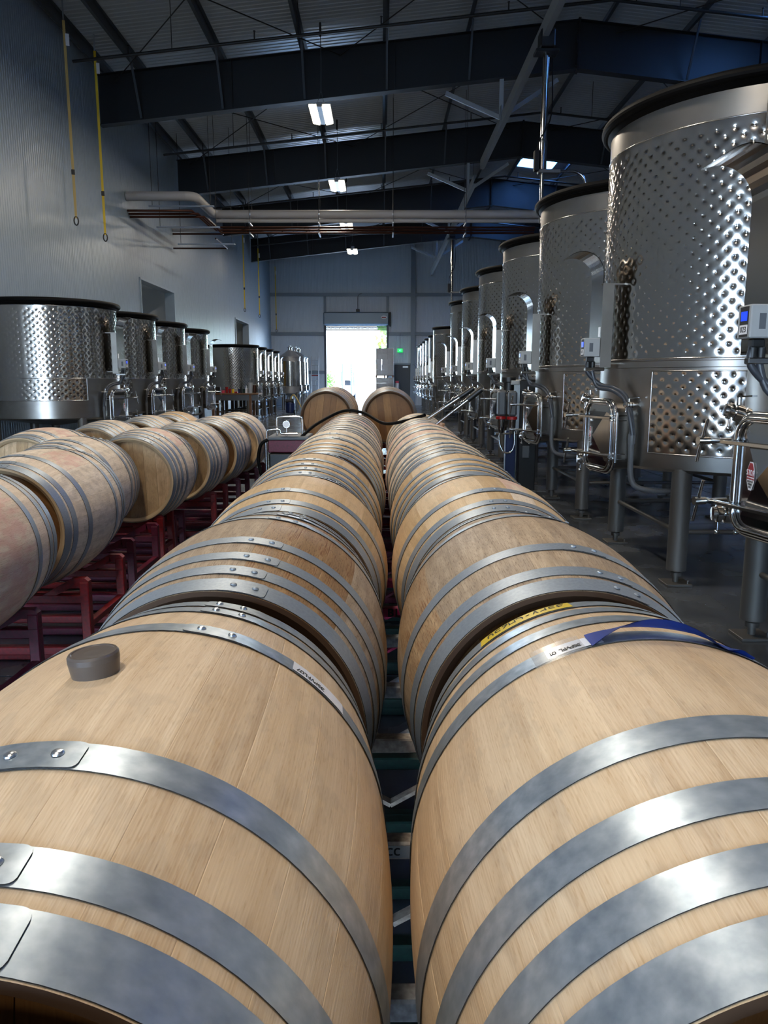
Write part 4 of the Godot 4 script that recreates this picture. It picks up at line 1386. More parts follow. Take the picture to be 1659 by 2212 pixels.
	var so := ho + hb * Vector3(-0.062, 0.005, 0.1785)
	var w := 0.041
	var oct := [Vector2(-0.017, 0.068), Vector2(0.017, 0.068), Vector2(w, 0.028), Vector2(w, -0.028), Vector2(0.017, -0.068), Vector2(-0.017, -0.068), Vector2(-w, -0.028), Vector2(-w, 0.028)]
	var wh := MB.new()
	wh.prism(oct, so, sb, 0.001)
	put("stop_sticker", wh.mesh(), M.white, hat)
	var rd := MB.new()
	var small := []
	for p in oct: small.append(p * 0.92)
	rd.prism([Vector2(-w * 0.92, -0.004), Vector2(w * 0.92, -0.004), small[2], small[1], small[0], small[7]], so + sb.z * 0.001, sb, 0.0006)
	put("sticker_red_field", rd.mesh(), M.red_sign, hat)
	letter("STOP", 0.028, M.white, hat, so + sb * Vector3(0, 0.016, 0.0022), sb)
	letter("CONFINED SPACE", 0.0085, M.red_sign, hat, so + sb * Vector3(0, -0.013, 0.0016), sb)
	letter("ENTRY BY", 0.0105, M.ink, hat, so + sb * Vector3(0, -0.027, 0.0016), sb)
	letter("PERMIT", 0.0105, M.ink, hat, so + sb * Vector3(0, -0.040, 0.0016), sb)
	letter("ONLY", 0.0105, M.ink, hat, so + sb * Vector3(0, -0.053, 0.0016), sb)
	# valves
	valve(t, tp(s, deg_to_rad(97.0), R, 1.40), tp(s, deg_to_rad(97.0), 1.0, 0.3).normalized(), Vector3.UP, 1.0)
	valve(t, tp(s, deg_to_rad(97.0), R, 0.90), tp(s, deg_to_rad(97.0), 1.0, 0.0), Vector3.UP, 1.1)
	valve(t, tp(s, deg_to_rad(66.0), R, 1.40), tp(s, deg_to_rad(66.0), 1.0, 0.0), Vector3.UP, 0.6)
	return t

func tank_copy(o: Node3D, called: String, label: String, at: Vector3, scl := Vector3.ONE) -> Node3D:
	var c: Node3D = o.duplicate()
	c.name = numbered(called)
	add_child(c)
	c.position = at
	c.scale = scl
	c.set_meta("label", label)
	return c

# ------------------------------------------------------------------ loose things
func build_tanks() -> void:
	var right := make_tank("fermentation_tank", "tall stainless tank at the right edge, its hatch with a stop sticker", 1.0, 1.2, 0.90, 3.68, [[1.76, 3.40, 0.0, 360.0], [1.03, 1.665, 20.0, 58.0]], 0.0105, true)
	right.position = Vector3(3.13, 0, -3.85)
	right.set_meta("group", "tall tanks on the right")
	var rl := ["tall stainless tank with wide rim, the largest one seen whole at right", "second tall stainless tank behind the largest one at right", "third tall stainless tank behind the largest at right", "fourth tall stainless tank behind the largest at right", "fifth tall stainless tank behind the largest at right", "last of the tall stainless tanks before the gap at right"]
	var rz := [6.72, 9.65, 12.6, 15.65, 18.8, 21.9]
	for k in 6:
		tank_copy(right, "fermentation_tank", rl[k], Vector3(3.13, 0, -rz[k]))
	var fl := ["first of the far right tanks beyond the gap", "second of the far right tanks", "third of the far right tanks", "fourth of the far right tanks", "fifth of the far right tanks", "farthest right tank, next to the exit door"]
	var fz := [30.6, 33.4, 36.0, 38.6, 41.2, 43.8]
	for k in 6:
		tank_copy(right, "fermentation_tank", fl[k], Vector3(3.05, 0, -fz[k]), Vector3(0.86, 0.97 if k == 0 else 0.93, 0.86))
	var left := make_tank("fermentation_tank", "wide low stainless tank at the left edge behind the pale barrels", -1.0, 1.06, 0.97, 2.84, [[1.62, 2.74, 0.0, 360.0], [1.27, 1.62, -120.0, 50.0]], 0.0145, false)
	left.position = Vector3(-5.57, 0, -13.3)
	left.set_meta("group", "low tanks on the left")
	var ll := ["second low stainless tank along the left wall", "third low stainless tank along the left wall", "fourth low stainless tank, next to the work table"]
	for k in 3:
		tank_copy(left, "fermentation_tank", ll[k], Vector3(-5.57, 0, -[15.62, 17.95, 20.3][k]))
	var l2 := ["low stainless tank standing behind the work table", "second low tank behind the work table", "third low tank behind the work table", "fourth low tank, next to the cone topped tanks"]
	for k in 4:
		tank_copy(left, "fermentation_tank", l2[k], Vector3(-5.5, 0, -[29.2, 31.2, 33.2, 35.2][k]), Vector3(0.85, 1.0, 0.85))
	# cone topped tanks near the far wall
	var ct := thing("cone_top_tank", "cone topped stainless tank, nearest of three by far wall", "tank", Vector3(-4.85, 0, -41.6), 0.0, "cone topped tanks")
	put("shell", one_lathe([Vector2(0.02, 0.72), Vector2(0.52, 0.86), Vector2(0.54, 0.9), Vector2(0.54, 2.75), Vector2(0.57, 2.76), Vector2(0.57, 2.80), Vector2(0.12, 3.12), Vector2(0.12, 3.14), Vector2(0.0, 3.14)], 40), M.steel_satin, ct)
	put("top_port", one_lathe([Vector2(0.11, 3.13), Vector2(0.11, 3.24), Vector2(0.14, 3.25), Vector2(0.14, 3.29), Vector2(0.06, 3.31), Vector2(0.06, 3.38), Vector2(0.0, 3.38)], 20), M.chrome, ct)
	put("cooling_band", one_lathe([Vector2(0.54, 1.25), Vector2(0.556, 1.26), Vector2(0.556, 2.55), Vector2(0.54, 2.56)], 40), M.steel_dimple, ct)
	for sx in [-0.38, 0.38]:
		for sz in [-0.38, 0.38]:
			put("leg", one_tube([Vector3(sx, 0, sz), Vector3(sx, 0.95, sz)], 0.045, 12), M.steel_leg, ct)
	put("door", one_lathe([Vector2(0.0, 0.60), Vector2(0.17, 0.60), Vector2(0.19, 0.57), Vector2(0.19, 0.5)], 20, Vector3(0, 1.15, 0), Basis(Vector3.BACK, -PI / 2)), M.chrome, ct)
	put("drain_valve", one_tube([Vector3(0.1, 0.74, 0.2), Vector3(0.1, 0.6, 0.3), Vector3(0.1, 0.6, 0.5)], 0.035, 10), M.chrome, ct)
	for k in 2:
		var c: Node3D = ct.duplicate()
		c.name = numbered("cone_top_tank")
		add_child(c)
		c.position = Vector3(-4.75, 0, -[43.2, 44.8][k])
		c.set_meta("label", ["cone topped stainless tank, middle of three by far wall", "cone topped stainless tank, farthest of three by far wall"][k])

const AX := 0.885
func build_barrels() -> void:
	var nth := ["nearest", "second", "third", "fourth", "fifth", "sixth", "seventh", "eighth", "ninth"]
	var lw := ["fresh", "aged", "gold", "gold", "gold", "pale", "pale", "wined", "pale"]
	var rw := ["fresh", "aged", "gold", "gold", "pale", "wined", "wined", "pale", "pale"]
	for q in [[-0.335, "left"], [0.389, "right"]]:   # the rows go on below the camera
		barrel(Vector3(q[0], AX, 0.012), 0.0, "fresh", "A", M.hoop, "oak barrel straight below the camera in the %s middle row" % q[1], "barrels in the middle rows", {"rivets": false})
	rack(0.027, 0.27, 0.012, M.rack_grey, "upper steel rack under the barrels below the camera", 0.56, false)
	rack(0.027, 0.0, 0.012, M.rack_green, "lower steel rack under the barrels below the camera", 0.56, false)
	for k in 9:
		var z := -(0.93 + 0.938 * k + (0.045 if k == 1 else (0.028 if k > 1 else 0.0)))
		var old: Material = M.hoop if k == 0 else M.hoop_old
		var ol := {"rivets": k < 6, "boards": k < 3}
		var orr := {"rivets": k < 6, "boards": k < 3}
		var ll := "%s oak barrel from the camera in the left middle row" % nth[k]
		var lr := "%s oak barrel from the camera in the right middle row" % nth[k]
		if k == 0:
			ol.merge({"rivet_material": M.rivet, "laps_front": [0.096, 0.125, 0.21], "laps_back": [0.10, 0.08, 0.06], "bung": M.bung, "bung_at": -0.08})
			orr.merge({"rivet_material": M.rivet, "laps_front": [1.0, 1.1, 1.2, 1.3], "laps_back": [0.75, 0.80, 0.85, 0.9]})
			ll = "nearest oak barrel at lower left, with a grey bung on top"
			lr = "nearest oak barrel at lower right, with blue and yellow tape"
		if k == 1:
			ol.special = [["drips", 0.12, 0.75]]
			orr.special = [["drips", -1.5, -0.8]]
			orr.laps_front = [0.35, 0.42, 0.48]
			ll = "weathered oak barrel with rust-red drips, second in left middle row"
			lr = "weathered grey-brown oak barrel with rusty left flank, second in right middle row"
		if k == 2:
			orr.special = [["wined", 0.05, 0.5]]
		if k == 6:
			orr.bung = M.bung_tan
			orr.bung_at = 0.35
		var lay_l := "A" if k in [0, 2, 5] else "B"
		var lay_r := "B" if k in [0, 3, 4, 7] else "A"
		var dx := 0.0 if k == 0 else rng.randf_range(-0.012, 0.012)
		var dxr := 0.0 if k == 0 else rng.randf_range(-0.012, 0.012)
		var bl := barrel(Vector3(-0.335 + dx, AX, z), rng.randf_range(-0.012, 0.012), lw[k], lay_l, old, ll, "barrels in the middle rows", ol)
		var br := barrel(Vector3(0.389 + dxr, AX, z), rng.randf_range(-0.012, 0.012), rw[k], lay_r, old, lr, "barrels in the middle rows", orr)
		if k == 0:
			put("paper_label", arc_strip(-0.205, 0.040, 0.62, 0.93, 0.0036), M.label, bl)
			var la := Node3D.new()
			la.name = "label_text"
			bl.add_child(la)
			arc_text("3SPVFL07", 0.011, -0.198, 0.64, 0.80, 0.0040, M.ink, la)
			put("yellow_tape", arc_strip(-0.424, 0.050, -0.73, -0.155, 0.0036), M.tape_yellow, br)
			var ta := Node3D.new()
			ta.name = "tape_writing"
			br.add_child(ta)
			arc_text("3SPV-CH250", 0.021, -0.424, -0.68, -0.19, 0.0040, M.ink, ta)
			put("paper_label", arc_strip(-0.15, 0.040, -0.44, -0.20, 0.0036), M.label, br)
			put("clear_film", arc_strip(-0.15, 0.075, -0.50, -0.28, 0.0044), M.wrap_film, br)
			var lb := Node3D.new()
			lb.name = "label_text"
			br.add_child(lb)
			arc_text("3SPVFL 01", 0.010, -0.142, -0.43, -0.29, 0.0048, M.ink, lb)
			blue_tape()
		# racks
		var top: Material = [M.rack_grey, M.rack_tan, M.rack_grey, M.rack_pink, M.rack_magenta, M.rack_magenta, M.rack_red, M.rack_magenta, M.rack_magenta][k]
		var low: Material = [M.rack_tan, M.rack_green, M.rack_green, M.rack_green, M.rack_green, M.rack_magenta, M.rack_magenta, M.rack_red, M.rack_magenta][k]
		var r1 := rack(0.027, 0.27, z, top, "upper steel rack under the %s pair of middle-row barrels" % nth[k], 0.56, false)
		rack(0.027, 0.0, z, low, "lower steel rack under the %s pair of middle-row barrels" % nth[k], 0.56, false)
		if k == 3:
			letter("BL", 0.04, M.ink, r1, Vector3(0.03, 0.2475, 0.2835), Basis())
		if k == 1 or k == 0:
			put("paper_label", one_box(Vector3(0.0, 0.2475, 0.2835), Vector3(0.08, 0.030, 0.001)), M.plastic, r1)
			letter("SQUARE" if k == 0 else "CC", 0.014 if k == 0 else 0.020, M.ink, r1, Vector3(0.0, 0.2475, 0.2842), Basis())
	# pair of rows beyond, on three racks
	var fk := ["front left", "front right", "rear left", "rear right"]
	for k in 4:
		var x := -0.665 if k % 2 == 0 else 0.095
		var z := -9.78 if k < 2 else -10.75
		barrel(Vector3(x, AX + 0.27, z), 0.0, "gold", "B", M.hoop_old, "%s barrel of the four set higher beyond the middle rows" % fk[k], "four higher barrels", {"boards": k < 2, "rivets": false})
		if k % 2 == 0:
			for lv in 3:
				rack(-0.285, 0.27 * lv, z, M.rack_red if lv != 1 else M.rack_magenta, "%s red rack under the %s pair of higher barrels" % [["lowest", "middle", "uppermost"][lv], "front" if k == 0 else "rear"], 0.56, lv == 2)
	# pale barrels on the left
	var lg := [
		[-1.77, 2.95, 0.0, "wined", "A", "pale oak barrel cut by the left edge, nearest of the left group", {}],
		[-1.82, 4.05, 0.01, "pale", "A", "pale pink-stained oak barrel, second of the left group", {"special": [["wined", 0.15, 0.75]]}],
		[-2.02, 4.98, 0.02, "pale", "B", "pale oak barrel showing only its top, third of the left group", {}],
		[-1.82, 5.93, 0.04, "pale", "B", "pale oak barrel with its whole round head facing the camera", {"boards": true, "head_turn": 0.03, "special": [["wined", 0.2, 0.9]]}],
		[-2.60, 5.95, 0.03, "wined", "A", "pale oak barrel at the left edge behind the second one", {"boards": true}],
		[-1.76, 6.92, 0.02, "pale", "B", "pale oak barrel right behind the one with the bare head", {"boards": true}],
		[-2.52, 7.08, 0.03, "pale", "B", "pale oak barrel with dark head, left of the bare-headed one", {"boards": true}],
		[-1.71, 7.88, 0.01, "pale", "B", "third pale barrel from the aisle end of the left group", {}],
		[-2.44, 8.05, 0.02, "pale", "B", "half hidden pale barrel in the outer column, second from its end", {}],
		[-1.66, 8.84, 0.03, "pale", "A", "last pale barrel of the left group, next to the grey aisle", {"boards": true}],
		[-2.42, 9.02, 0.03, "gold", "A", "last pale barrel of the outer column, before the low tanks", {"boards": true}],
	]
	for g in lg:
		var o: Dictionary = g[6]
		o.rivets = g[1] < 6.5
		o.pale_end = true
		barrel(Vector3(g[0], AX, -g[1]), g[2], g[3], g[4], M.hoop_old, g[5], "pale barrels on the left", o)
	var rk := [[-2.14, 2.95, M.rack_magenta, "cut by the left edge"], [-2.12, 4.0, M.rack_red, "below the second left barrel"], [-2.2, 4.96, M.rack_magenta, "below the third left barrel"], [-2.12, 6.98, M.rack_red, "behind the lettered rack"], [-2.08, 7.95, M.rack_magenta, "second from the aisle end"], [-2.05, 8.92, M.rack_magenta, "at the aisle end"]]
	for r in rk:
		for lv in 2:
			rack(r[0], 0.27 * lv, -r[1], r[2], "%s rack of the left group, %s" % ["upper" if lv == 1 else "lower", r[3]], 0.56, lv == 1)
	for lv in 2:
		rack(-2.25, 0.27 * lv, -5.66, M.rack_red, "%s bright red rack under the bare-headed barrel" % ("upper" if lv == 1 else "lower"), 0.30, lv == 1)
		var rb := rack(-2.29, 0.27 * lv, -6.14, M.rack_magenta, "%s magenta rack%s behind the bright red one" % ["upper" if lv == 1 else "lower", " lettered in black" if lv == 1 else ""], 0.30, false)
		if lv == 1:
			for k in 3:
				letter(["B", "R", "V"][k], 0.05, M.ink, rb, Vector3(0.637, 0.20 - 0.072 * k, 0.1545), Basis(), "lettering", false)

func blue_tape() -> void:
	# a strip of blue painter's tape lying along the rear hoop of the right barrel, one end lifted and curled
	var t := thing("blue_tape", "strip of blue painter's tape curling off the right barrel hoop", "tape", Vector3(0.389, AX, -0.93))
	var b := MB.new()
	var pts := []
	for k in 25:
		var u := k / 24.0
		var a := lerpf(-0.25, 0.46, u)
		var z := -0.15 + 0.01 * u
		var lift := 0.004 + 0.020 * sin(PI * clampf(u * 1.25, 0.0, 1.0)) * (1.0 - 0.4 * u)
		var twist := 0.55 * sin(PI * clampf(u * 1.3, 0.0, 1.0)) + 0.9 * smoothstep(0.75, 1.0, u)
		var w := 0.024 * (1.0 - 0.85 * smoothstep(0.78, 1.0, u))
		var out := Vector3(sin(a), cos(a), 0)
		var c := out * (brl(-0.15) + lift) + Vector3(0, 0, z)
		var d := (Vector3(0, 0, 1) * cos(twist) + out * sin(twist)) * w
		pts.append([c - d, c + d, (out * cos(twist) - Vector3(0, 0, 1) * sin(twist)).normalized()])
	for th in [0.0, 0.0007]:
		var first := b.v.size()
		for p in pts:
			var nn: Vector3 = p[2] if th > 0.0 else -p[2]
			b.vert(p[0] + p[2] * th, nn)
			b.vert(p[1] + p[2] * th, nn)
		for k in pts.size() - 1:
			b.quad(first + k * 2, first + k * 2 + 1, first + k * 2 + 3, first + k * 2 + 2)
	put("tape_strip", b.mesh(), M.tape_blue, t)

func build_props() -> void:
	# washing cart beside the left middle row
	var c := thing("washing_cart", "dark steam washing cart with magenta band and chrome handle", "cart", Vector3(-0.95, 0, -8.1))
	put("body", one_box(Vector3(0, 0.50, 0), Vector3(0.40, 0.72, 0.52), 0.015), M.dark_plastic, c)
	put("band", one_box(Vector3(0, 0.93, 0), Vector3(0.41, 0.13, 0.53), 0.01), M.rack_magenta, c)
	put("lid", one_box(Vector3(0, 1.01, 0), Vector3(0.42, 0.04, 0.54), 0.01), M.grey, c)
	put("handle", one_tube(smooth_path([Vector3(-0.13, 1.02, 0.1), Vector3(-0.13, 1.19, 0.1), Vector3(-0.10, 1.22, 0.1), Vector3(0.10, 1.22, 0.1), Vector3(0.13, 1.19, 0.1), Vector3(0.13, 1.02, 0.1)], 3), 0.012, 8), M.chrome, c)
	put("pipework", one_tube(smooth_path([Vector3(-0.21, 0.97, 0.27), Vector3(-0.21, 1.08, 0.27), Vector3(-0.17, 1.10, 0.27), Vector3(-0.08, 1.10, 0.27), Vector3(-0.06, 1.06, 0.27), Vector3(0.1, 1.06, 0.27)], 3), 0.013, 8), M.chrome, c)
	var gg := MB.new()
	gg.lathe([Vector2(0.0, 0.02), Vector2(0.036, 0.02), Vector2(0.04, 0.01), Vector2(0.04, -0.02), Vector2(0.0, -0.02)], 20, Vector3(-0.02, 1.15, 0.2), Basis(Vector3.RIGHT, PI / 2))
	gg.tube([Vector3(-0.02, 1.03, 0.2), Vector3(-0.02, 1.12, 0.2)], 0.01, 8)
	var gauge := put("pressure_gauge", gg.mesh(), M.chrome, c)
	put("dial", one_lathe([Vector2(0.0, 0.001), Vector2(0.032, 0.001)], 20, Vector3(-0.02, 1.15, 0.221), Basis(Vector3.RIGHT, PI / 2)), M.white, gauge)
	put("frame_post", one_tube([Vector3(-0.225, 0.05, 0.27), Vector3(-0.225, 1.0, 0.27)], 0.014, 8), M.chrome, c)
	put("hose", one_tube(smooth_path([Vector3(-0.2, 1.0, 0.29), Vector3(-0.27, 0.95, 0.3), Vector3(-0.30, 0.8, 0.3), Vector3(-0.27, 0.6, 0.3), Vector3(-0.24, 0.3, 0.3)], 5), 0.017, 8), M.rubber, c)
	for sx in [-0.16, 0.16]:
		for sz in [-0.2, 0.2]:
			put("wheel", one_lathe([Vector2(0.0, -0.02), Vector2(0.07, -0.02), Vector2(0.07, 0.02), Vector2(0.0, 0.02)], 16, Vector3(sx, 0.07, sz), Basis(Vector3.BACK, PI / 2)), M.rubber, c)
	# hose from the cart over the barrels
	var hs := put("steam_hose", one_tube(smooth_path([Vector3(-0.82, 1.02, -7.9), Vector3(-0.68, 1.14, -8.1), Vector3(-0.42, 1.262, -8.42), Vector3(-0.2, 1.245, -8.43), Vector3(0.02, 1.15, -8.1), Vector3(0.22, 1.19, -7.7), Vector3(0.42, 1.262, -7.48)], 8), 0.017, 8), M.rubber)
	tag(hs, "black hose lying across the far ends of both middle rows", "hose")
	# two lances standing in bung holes
	for q in [[0.45, -6.56, 0.83, -6.50, "nearer stainless washing lance leaning out of a right-row barrel", 0.011], [0.43, -7.50, 0.87, -7.42, "farther stainless washing lance leaning out of a right-row barrel", 0.016]]:
		var a := Vector3(q[0], AX + 0.33, q[1])
		var e := Vector3(q[2], AX + 0.33 + 0.30, q[3])
		var t := thing("washing_lance", q[4], "lance", a, 0.0, "washing lances")
		var d := e - a
		put("rod", one_tube([Vector3.ZERO, d * 0.45], q[5], 12), M.steel, t)
		put("sleeve", one_tube([d * 0.43, d * 0.72], q[5] * 1.7, 12), M.chrome, t)
		put("collar", one_tube([d * 0.60, d * 0.64], q[5] * 2.3, 12), M.chrome, t)
		put("grip", one_tube([d * 0.72, d * 1.02], 0.024, 12), M.black, t)
	# filter cart between the second and third tank
	var f := thing("filter_cart", "dark filter cart with grey heads and red rings between the right tanks", "cart", Vector3(1.68, 0, -10.9))
	put("cabinet", one_box(Vector3(0.32, 0.83, 0.1), Vector3(0.24, 1.54, 0.5), 0.012), M.black, f)
	put("socket_box", one_box(Vector3(0.30, 0.62, 0.36), Vector3(0.10, 0.17, 0.03), 0.01), M.grey, f)
	put("post", one_box(Vector3(0.12, 0.48, 0.12), Vector3(0.14, 0.84, 0.14), 0.01), M.blue, f)
	put("base", one_box(Vector3(0.15, 0.06, 0.1), Vector3(0.62, 0.06, 0.6), 0.01), M.grey, f)
	for x in [-0.03, 0.10]:
		var hd := put("filter_head", one_box(Vector3(x, 1.28, 0.25 + x), Vector3(0.11, 0.34, 0.16), 0.025), M.grey, f)
		put("red_ring", one_lathe([Vector2(0.055, 0.0), Vector2(0.07, 0.005), Vector2(0.07, 0.04), Vector2(0.055, 0.045)], 20, Vector3(x, 1.06, 0.25 + x)), M.red, hd)
		put("bowl", one_lathe([Vector2(0.0, 0.86), Vector2(0.03, 0.87), Vector2(0.05, 0.95), Vector2(0.055, 1.07)], 20, Vector3(x, 0, 0.25 + x)), M.chrome, hd)
	put("top_pump", one_lathe([Vector2(0.0, 0.0), Vector2(0.07, 0.0), Vector2(0.07, 0.10), Vector2(0.095, 0.11), Vector2(0.095, 0.17), Vector2(0.0, 0.19)], 20, Vector3(0.07, 1.46, 0.2)), M.dark_plastic, f)
	put("pump_cap", one_box(Vector3(0.14, 1.56, 0.28), Vector3(0.12, 0.06, 0.06), 0.01), M.plastic, f)
	put("hose", one_tube(smooth_path([Vector3(-0.06, 0.88, 0.32), Vector3(-0.06, 0.74, 0.34), Vector3(0.0, 0.62, 0.36), Vector3(0.09, 0.62, 0.36), Vector3(0.14, 0.74, 0.36), Vector3(0.13, 1.02, 0.34)], 6), 0.013, 8), M.chrome, f)
	put("cross_bar", one_tube([Vector3(-0.1, 0.86, 0.2), Vector3(0.2, 0.86, 0.2)], 0.014, 8), M.chrome, f)
	# work table with small things on it
	var tz := -25.6
	var tb := thing("work_table", "long brown work table between the two groups of low tanks", "table", Vector3(-4.75, 0, tz))
	put("table_top", one_box(Vector3(0, 1.14, 0), Vector3(1.55, 0.05, 0.8), 0.006), M.wood_plain, tb)
	put("apron", one_box(Vector3(0, 1.02, 0.36), Vector3(1.5, 0.18, 0.03)), M.grey, tb)
	put("shelf", one_box(Vector3(0, 0.4, 0), Vector3(1.45, 0.04, 0.7)), M.grey, tb)
	for sx in [-0.72, 0.5]:
		for sz in [-0.34, 0.34]:
			put("leg", one_box(Vector3(sx, 0.56, sz), Vector3(0.08, 1.12, 0.08), 0.006), M.wood_plain, tb)
	var ty := 1.165
	var items := [
		["box", "black box on the left end of the work table", "box", -0.56, 0.14, 0.20, M.black], ["box", "white carton on the left end of the work table", "box", -0.70, 0.12, 0.09, M.white],
		["cup", "pink tray at the front of the work table", "tray", -0.41, 0.13, 0.09, M.pink], ["tub", "dark red tub with white lid on the work table", "tub", -0.285, 0.10, 0.20, M.red],
		["tub", "small red tub in the middle of the work table", "tub", -0.185, 0.09, 0.14, M.red], ["cup", "yellow cup in the middle of the work table", "cup", -0.085, 0.09, 0.13, M.yellow],
		["tray", "flat red tray on the work table", "tray", 0.02, 0.10, 0.05, M.red], ["tub", "blue tub beside the dark bottle on the work table", "tub", 0.11, 0.07, 0.14, M.blue],
		["bottle", "tall dark wine bottle on the work table", "bottle", 0.19, 0.075, 0.33, M.black], ["tub", "green tub behind the white bottle on the work table", "tub", 0.27, 0.075, 0.14, M.rack_green],
		["bottle", "white plastic bottle on the work table", "bottle", 0.35, 0.075, 0.24, M.white], ["beaker", "tall clear plastic beaker at the right end of the work table", "beaker", 0.48, 0.16, 0.34, M.plastic], ["cup", "orange cup at the right end of the work table", "cup", 0.62, 0.10, 0.26, M.copper]]
	for it in items:
		var b := MB.new()
		var r: float = it[4] * 0.5
		var h: float = it[5]
		if it[0] == "bottle":
			b.lathe([Vector2(0.0, 0.0), Vector2(r, 0.0), Vector2(r, h * 0.6), Vector2(r * 0.4, h * 0.75), Vector2(r * 0.36, h), Vector2(0.0, h)], 18)
		elif it[0] in ["box", "tray"]:
			b.bbox(Vector3(0, h * 0.5, 0), Vector3(it[4], h, it[4] * 1.2), 0.006)
		else:
			b.lathe([Vector2(0.0, 0.0), Vector2(r * 0.85, 0.0), Vector2(r, h), Vector2(r * 0.94, h), Vector2(r * 0.8, 0.01), Vector2(0.0, 0.01)], 18)
		var o := put(it[0] if it[0] != "box" else "small_box", b.mesh(), it[6])
		o.position = Vector3(-4.75 + it[3], ty, tz + 0.22)
		tag(o, it[1], it[2], "things on the work table")
	# ladder leaning on the far wall
	var ld := thing("ladder", "aluminium ladder leaning on the far wall left of the door", "ladder", Vector3(-4.12, 0, -FAR_Z + 0.95))
	var lb := Basis(Vector3.RIGHT, -0.23)
	for sx in [-0.22, 0.22]:
		var rl := put("rail", one_box(Vector3(sx, 1.56, 0), Vector3(0.05, 3.1, 0.07), 0.005), M.alu, ld)
		rl.basis = lb
	for k in 9:
		put("rung", one_tube([lb * Vector3(-0.22, 0.3 + 0.32 * k, 0), lb * Vector3(0.22, 0.3 + 0.32 * k, 0)], 0.02, 8), M.alu, ld)
	put("brace", one_box(lb * Vector3(0, 1.9, 0.03), Vector3(0.4, 0.07, 0.05), 0.01), M.red, ld)
	# wrapped pallets of cartons by the far door
	var pl := thing("pallet_stack", "two wrapped pallets of cartons stacked by the far door", "pallet", Vector3(0.19, 0, -46.2))
	for lv in 2:
		var y0 := 1.70 * lv
		for k in 4:
			put("pallet_board", one_box(Vector3(0, y0 + 0.13, -0.4 + 0.27 * k), Vector3(1.08, 0.025, 0.12)), M.wood_plain, pl)
		for k in 3:
			put("pallet_block", one_box(Vector3(-0.48 + 0.48 * k, y0 + 0.06, 0), Vector3(0.1, 0.115, 1.0)), M.wood_plain, pl)
		for r in 5:
			for q in 3:
				for s in 2:
					put("carton", one_box(Vector3(-0.345 + 0.345 * q + rng.randf_range(-0.008, 0.008), y0 + 0.145 + 0.155 + 0.312 * r, -0.25 + 0.5 * s), Vector3(0.338, 0.306, 0.49), 0.006), M.carton, pl)
		var film := MB.new()
		for sx in [[Vector3(-0.54, 0, 0.52), Vector3(0.54, 0, 0.52)], [Vector3(0.54, 0, 0.52), Vector3(0.54, 0, -0.52)], [Vector3(-0.54, 0, -0.52), Vector3(-0.54, 0, 0.52)]]:
			film.face([sx[0] + Vector3(0, y0 + 0.15, 0), sx[1] + Vector3(0, y0 + 0.15, 0), sx[1] + Vector3(0, y0 + 1.72, 0), sx[0] + Vector3(0, y0 + 1.72, 0)], (sx[0] + sx[1]) * 0.5)
		put("stretch_film", film.mesh(), M.wrap_film, pl)
	# water cooler and exit sign
	var wc := thing("water_cooler", "white water cooler beside the dark side door", "water cooler", Vector3(0.93, 0, -46.4))
	put("cabinet", one_box(Vector3(0, 0.5, 0), Vector3(0.3, 1.0, 0.3), 0.02), M.white, wc)
	put("bottle", one_lathe([Vector2(0.0, 1.0), Vector2(0.07, 1.0), Vector2(0.13, 1.1), Vector2(0.13, 1.38), Vector2(0.0, 1.42)], 20), M.label, wc)
	put("cap", one_box(Vector3(0, 1.46, 0), Vector3(0.2, 0.12, 0.2), 0.02), M.pink, wc)
	var ex := thing("exit_sign", "lit green exit sign hanging left of the far right tanks", "sign", Vector3(1.15, 3.37, -FAR_Z + 0.5))
	put("sign_panel", one_box(Vector3.ZERO, Vector3(0.36, 0.24, 0.05), 0.01), M.exit_sign, ex)
	put("conduit", one_tube([Vector3(0, 0.12, 0), Vector3(0, 1.03, 0), Vector3(0, 1.03, -0.42)], 0.012, 6), M.grey, ex)
	letter("EXIT", 0.13, M.white, ex, Vector3(0, 0, 0.027), Basis())
	var el := OmniLight3D.new()
	el.name = "exit_sign_light"
	el.light_color = Color(0.2, 1.0, 0.5)
	el.light_energy = 0.04
	el.omni_range = 6.0
	el.omni_attenuation = 2.0
	el.shadow_enabled = true
	ex.add_child(el)
	el.position = Vector3(0, 0, 0.08)
	# low pump and hoses under the cone topped tanks
	var pm := thing("transfer_pump", "dark transfer pump with blue drum under the low tanks", "pump", Vector3(-4.3, 0, -36.6))
	put("drum", one_lathe([Vector2(0.0, 0.05), Vector2(0.2, 0.05), Vector2(0.22, 0.1), Vector2(0.22, 0.5), Vector2(0.18, 0.56), Vector2(0.0, 0.56)], 20), M.blue, pm)
	put("motor", one_tube([Vector3(-0.2, 0.6, 0.1), Vector3(0.2, 0.6, 0.1)], 0.1, 14), M.dark_plastic, pm)
	put("wheel", one_lathe([Vector2(0.0, -0.03), Vector2(0.1, -0.03), Vector2(0.1, 0.03), Vector2(0.0, 0.03)], 16, Vector3(0.22, 0.1, 0.2), Basis(Vector3.BACK, PI / 2)), M.rubber, pm)
	put("hose", one_tube(smooth_path([Vector3(0, 0.6, 0.1), Vector3(0.2, 0.9, 0.2), Vector3(0.5, 0.4, 0.2), Vector3(0.6, 0.03, 0.0)], 6), 0.03, 8), M.yellow_pale, pm)

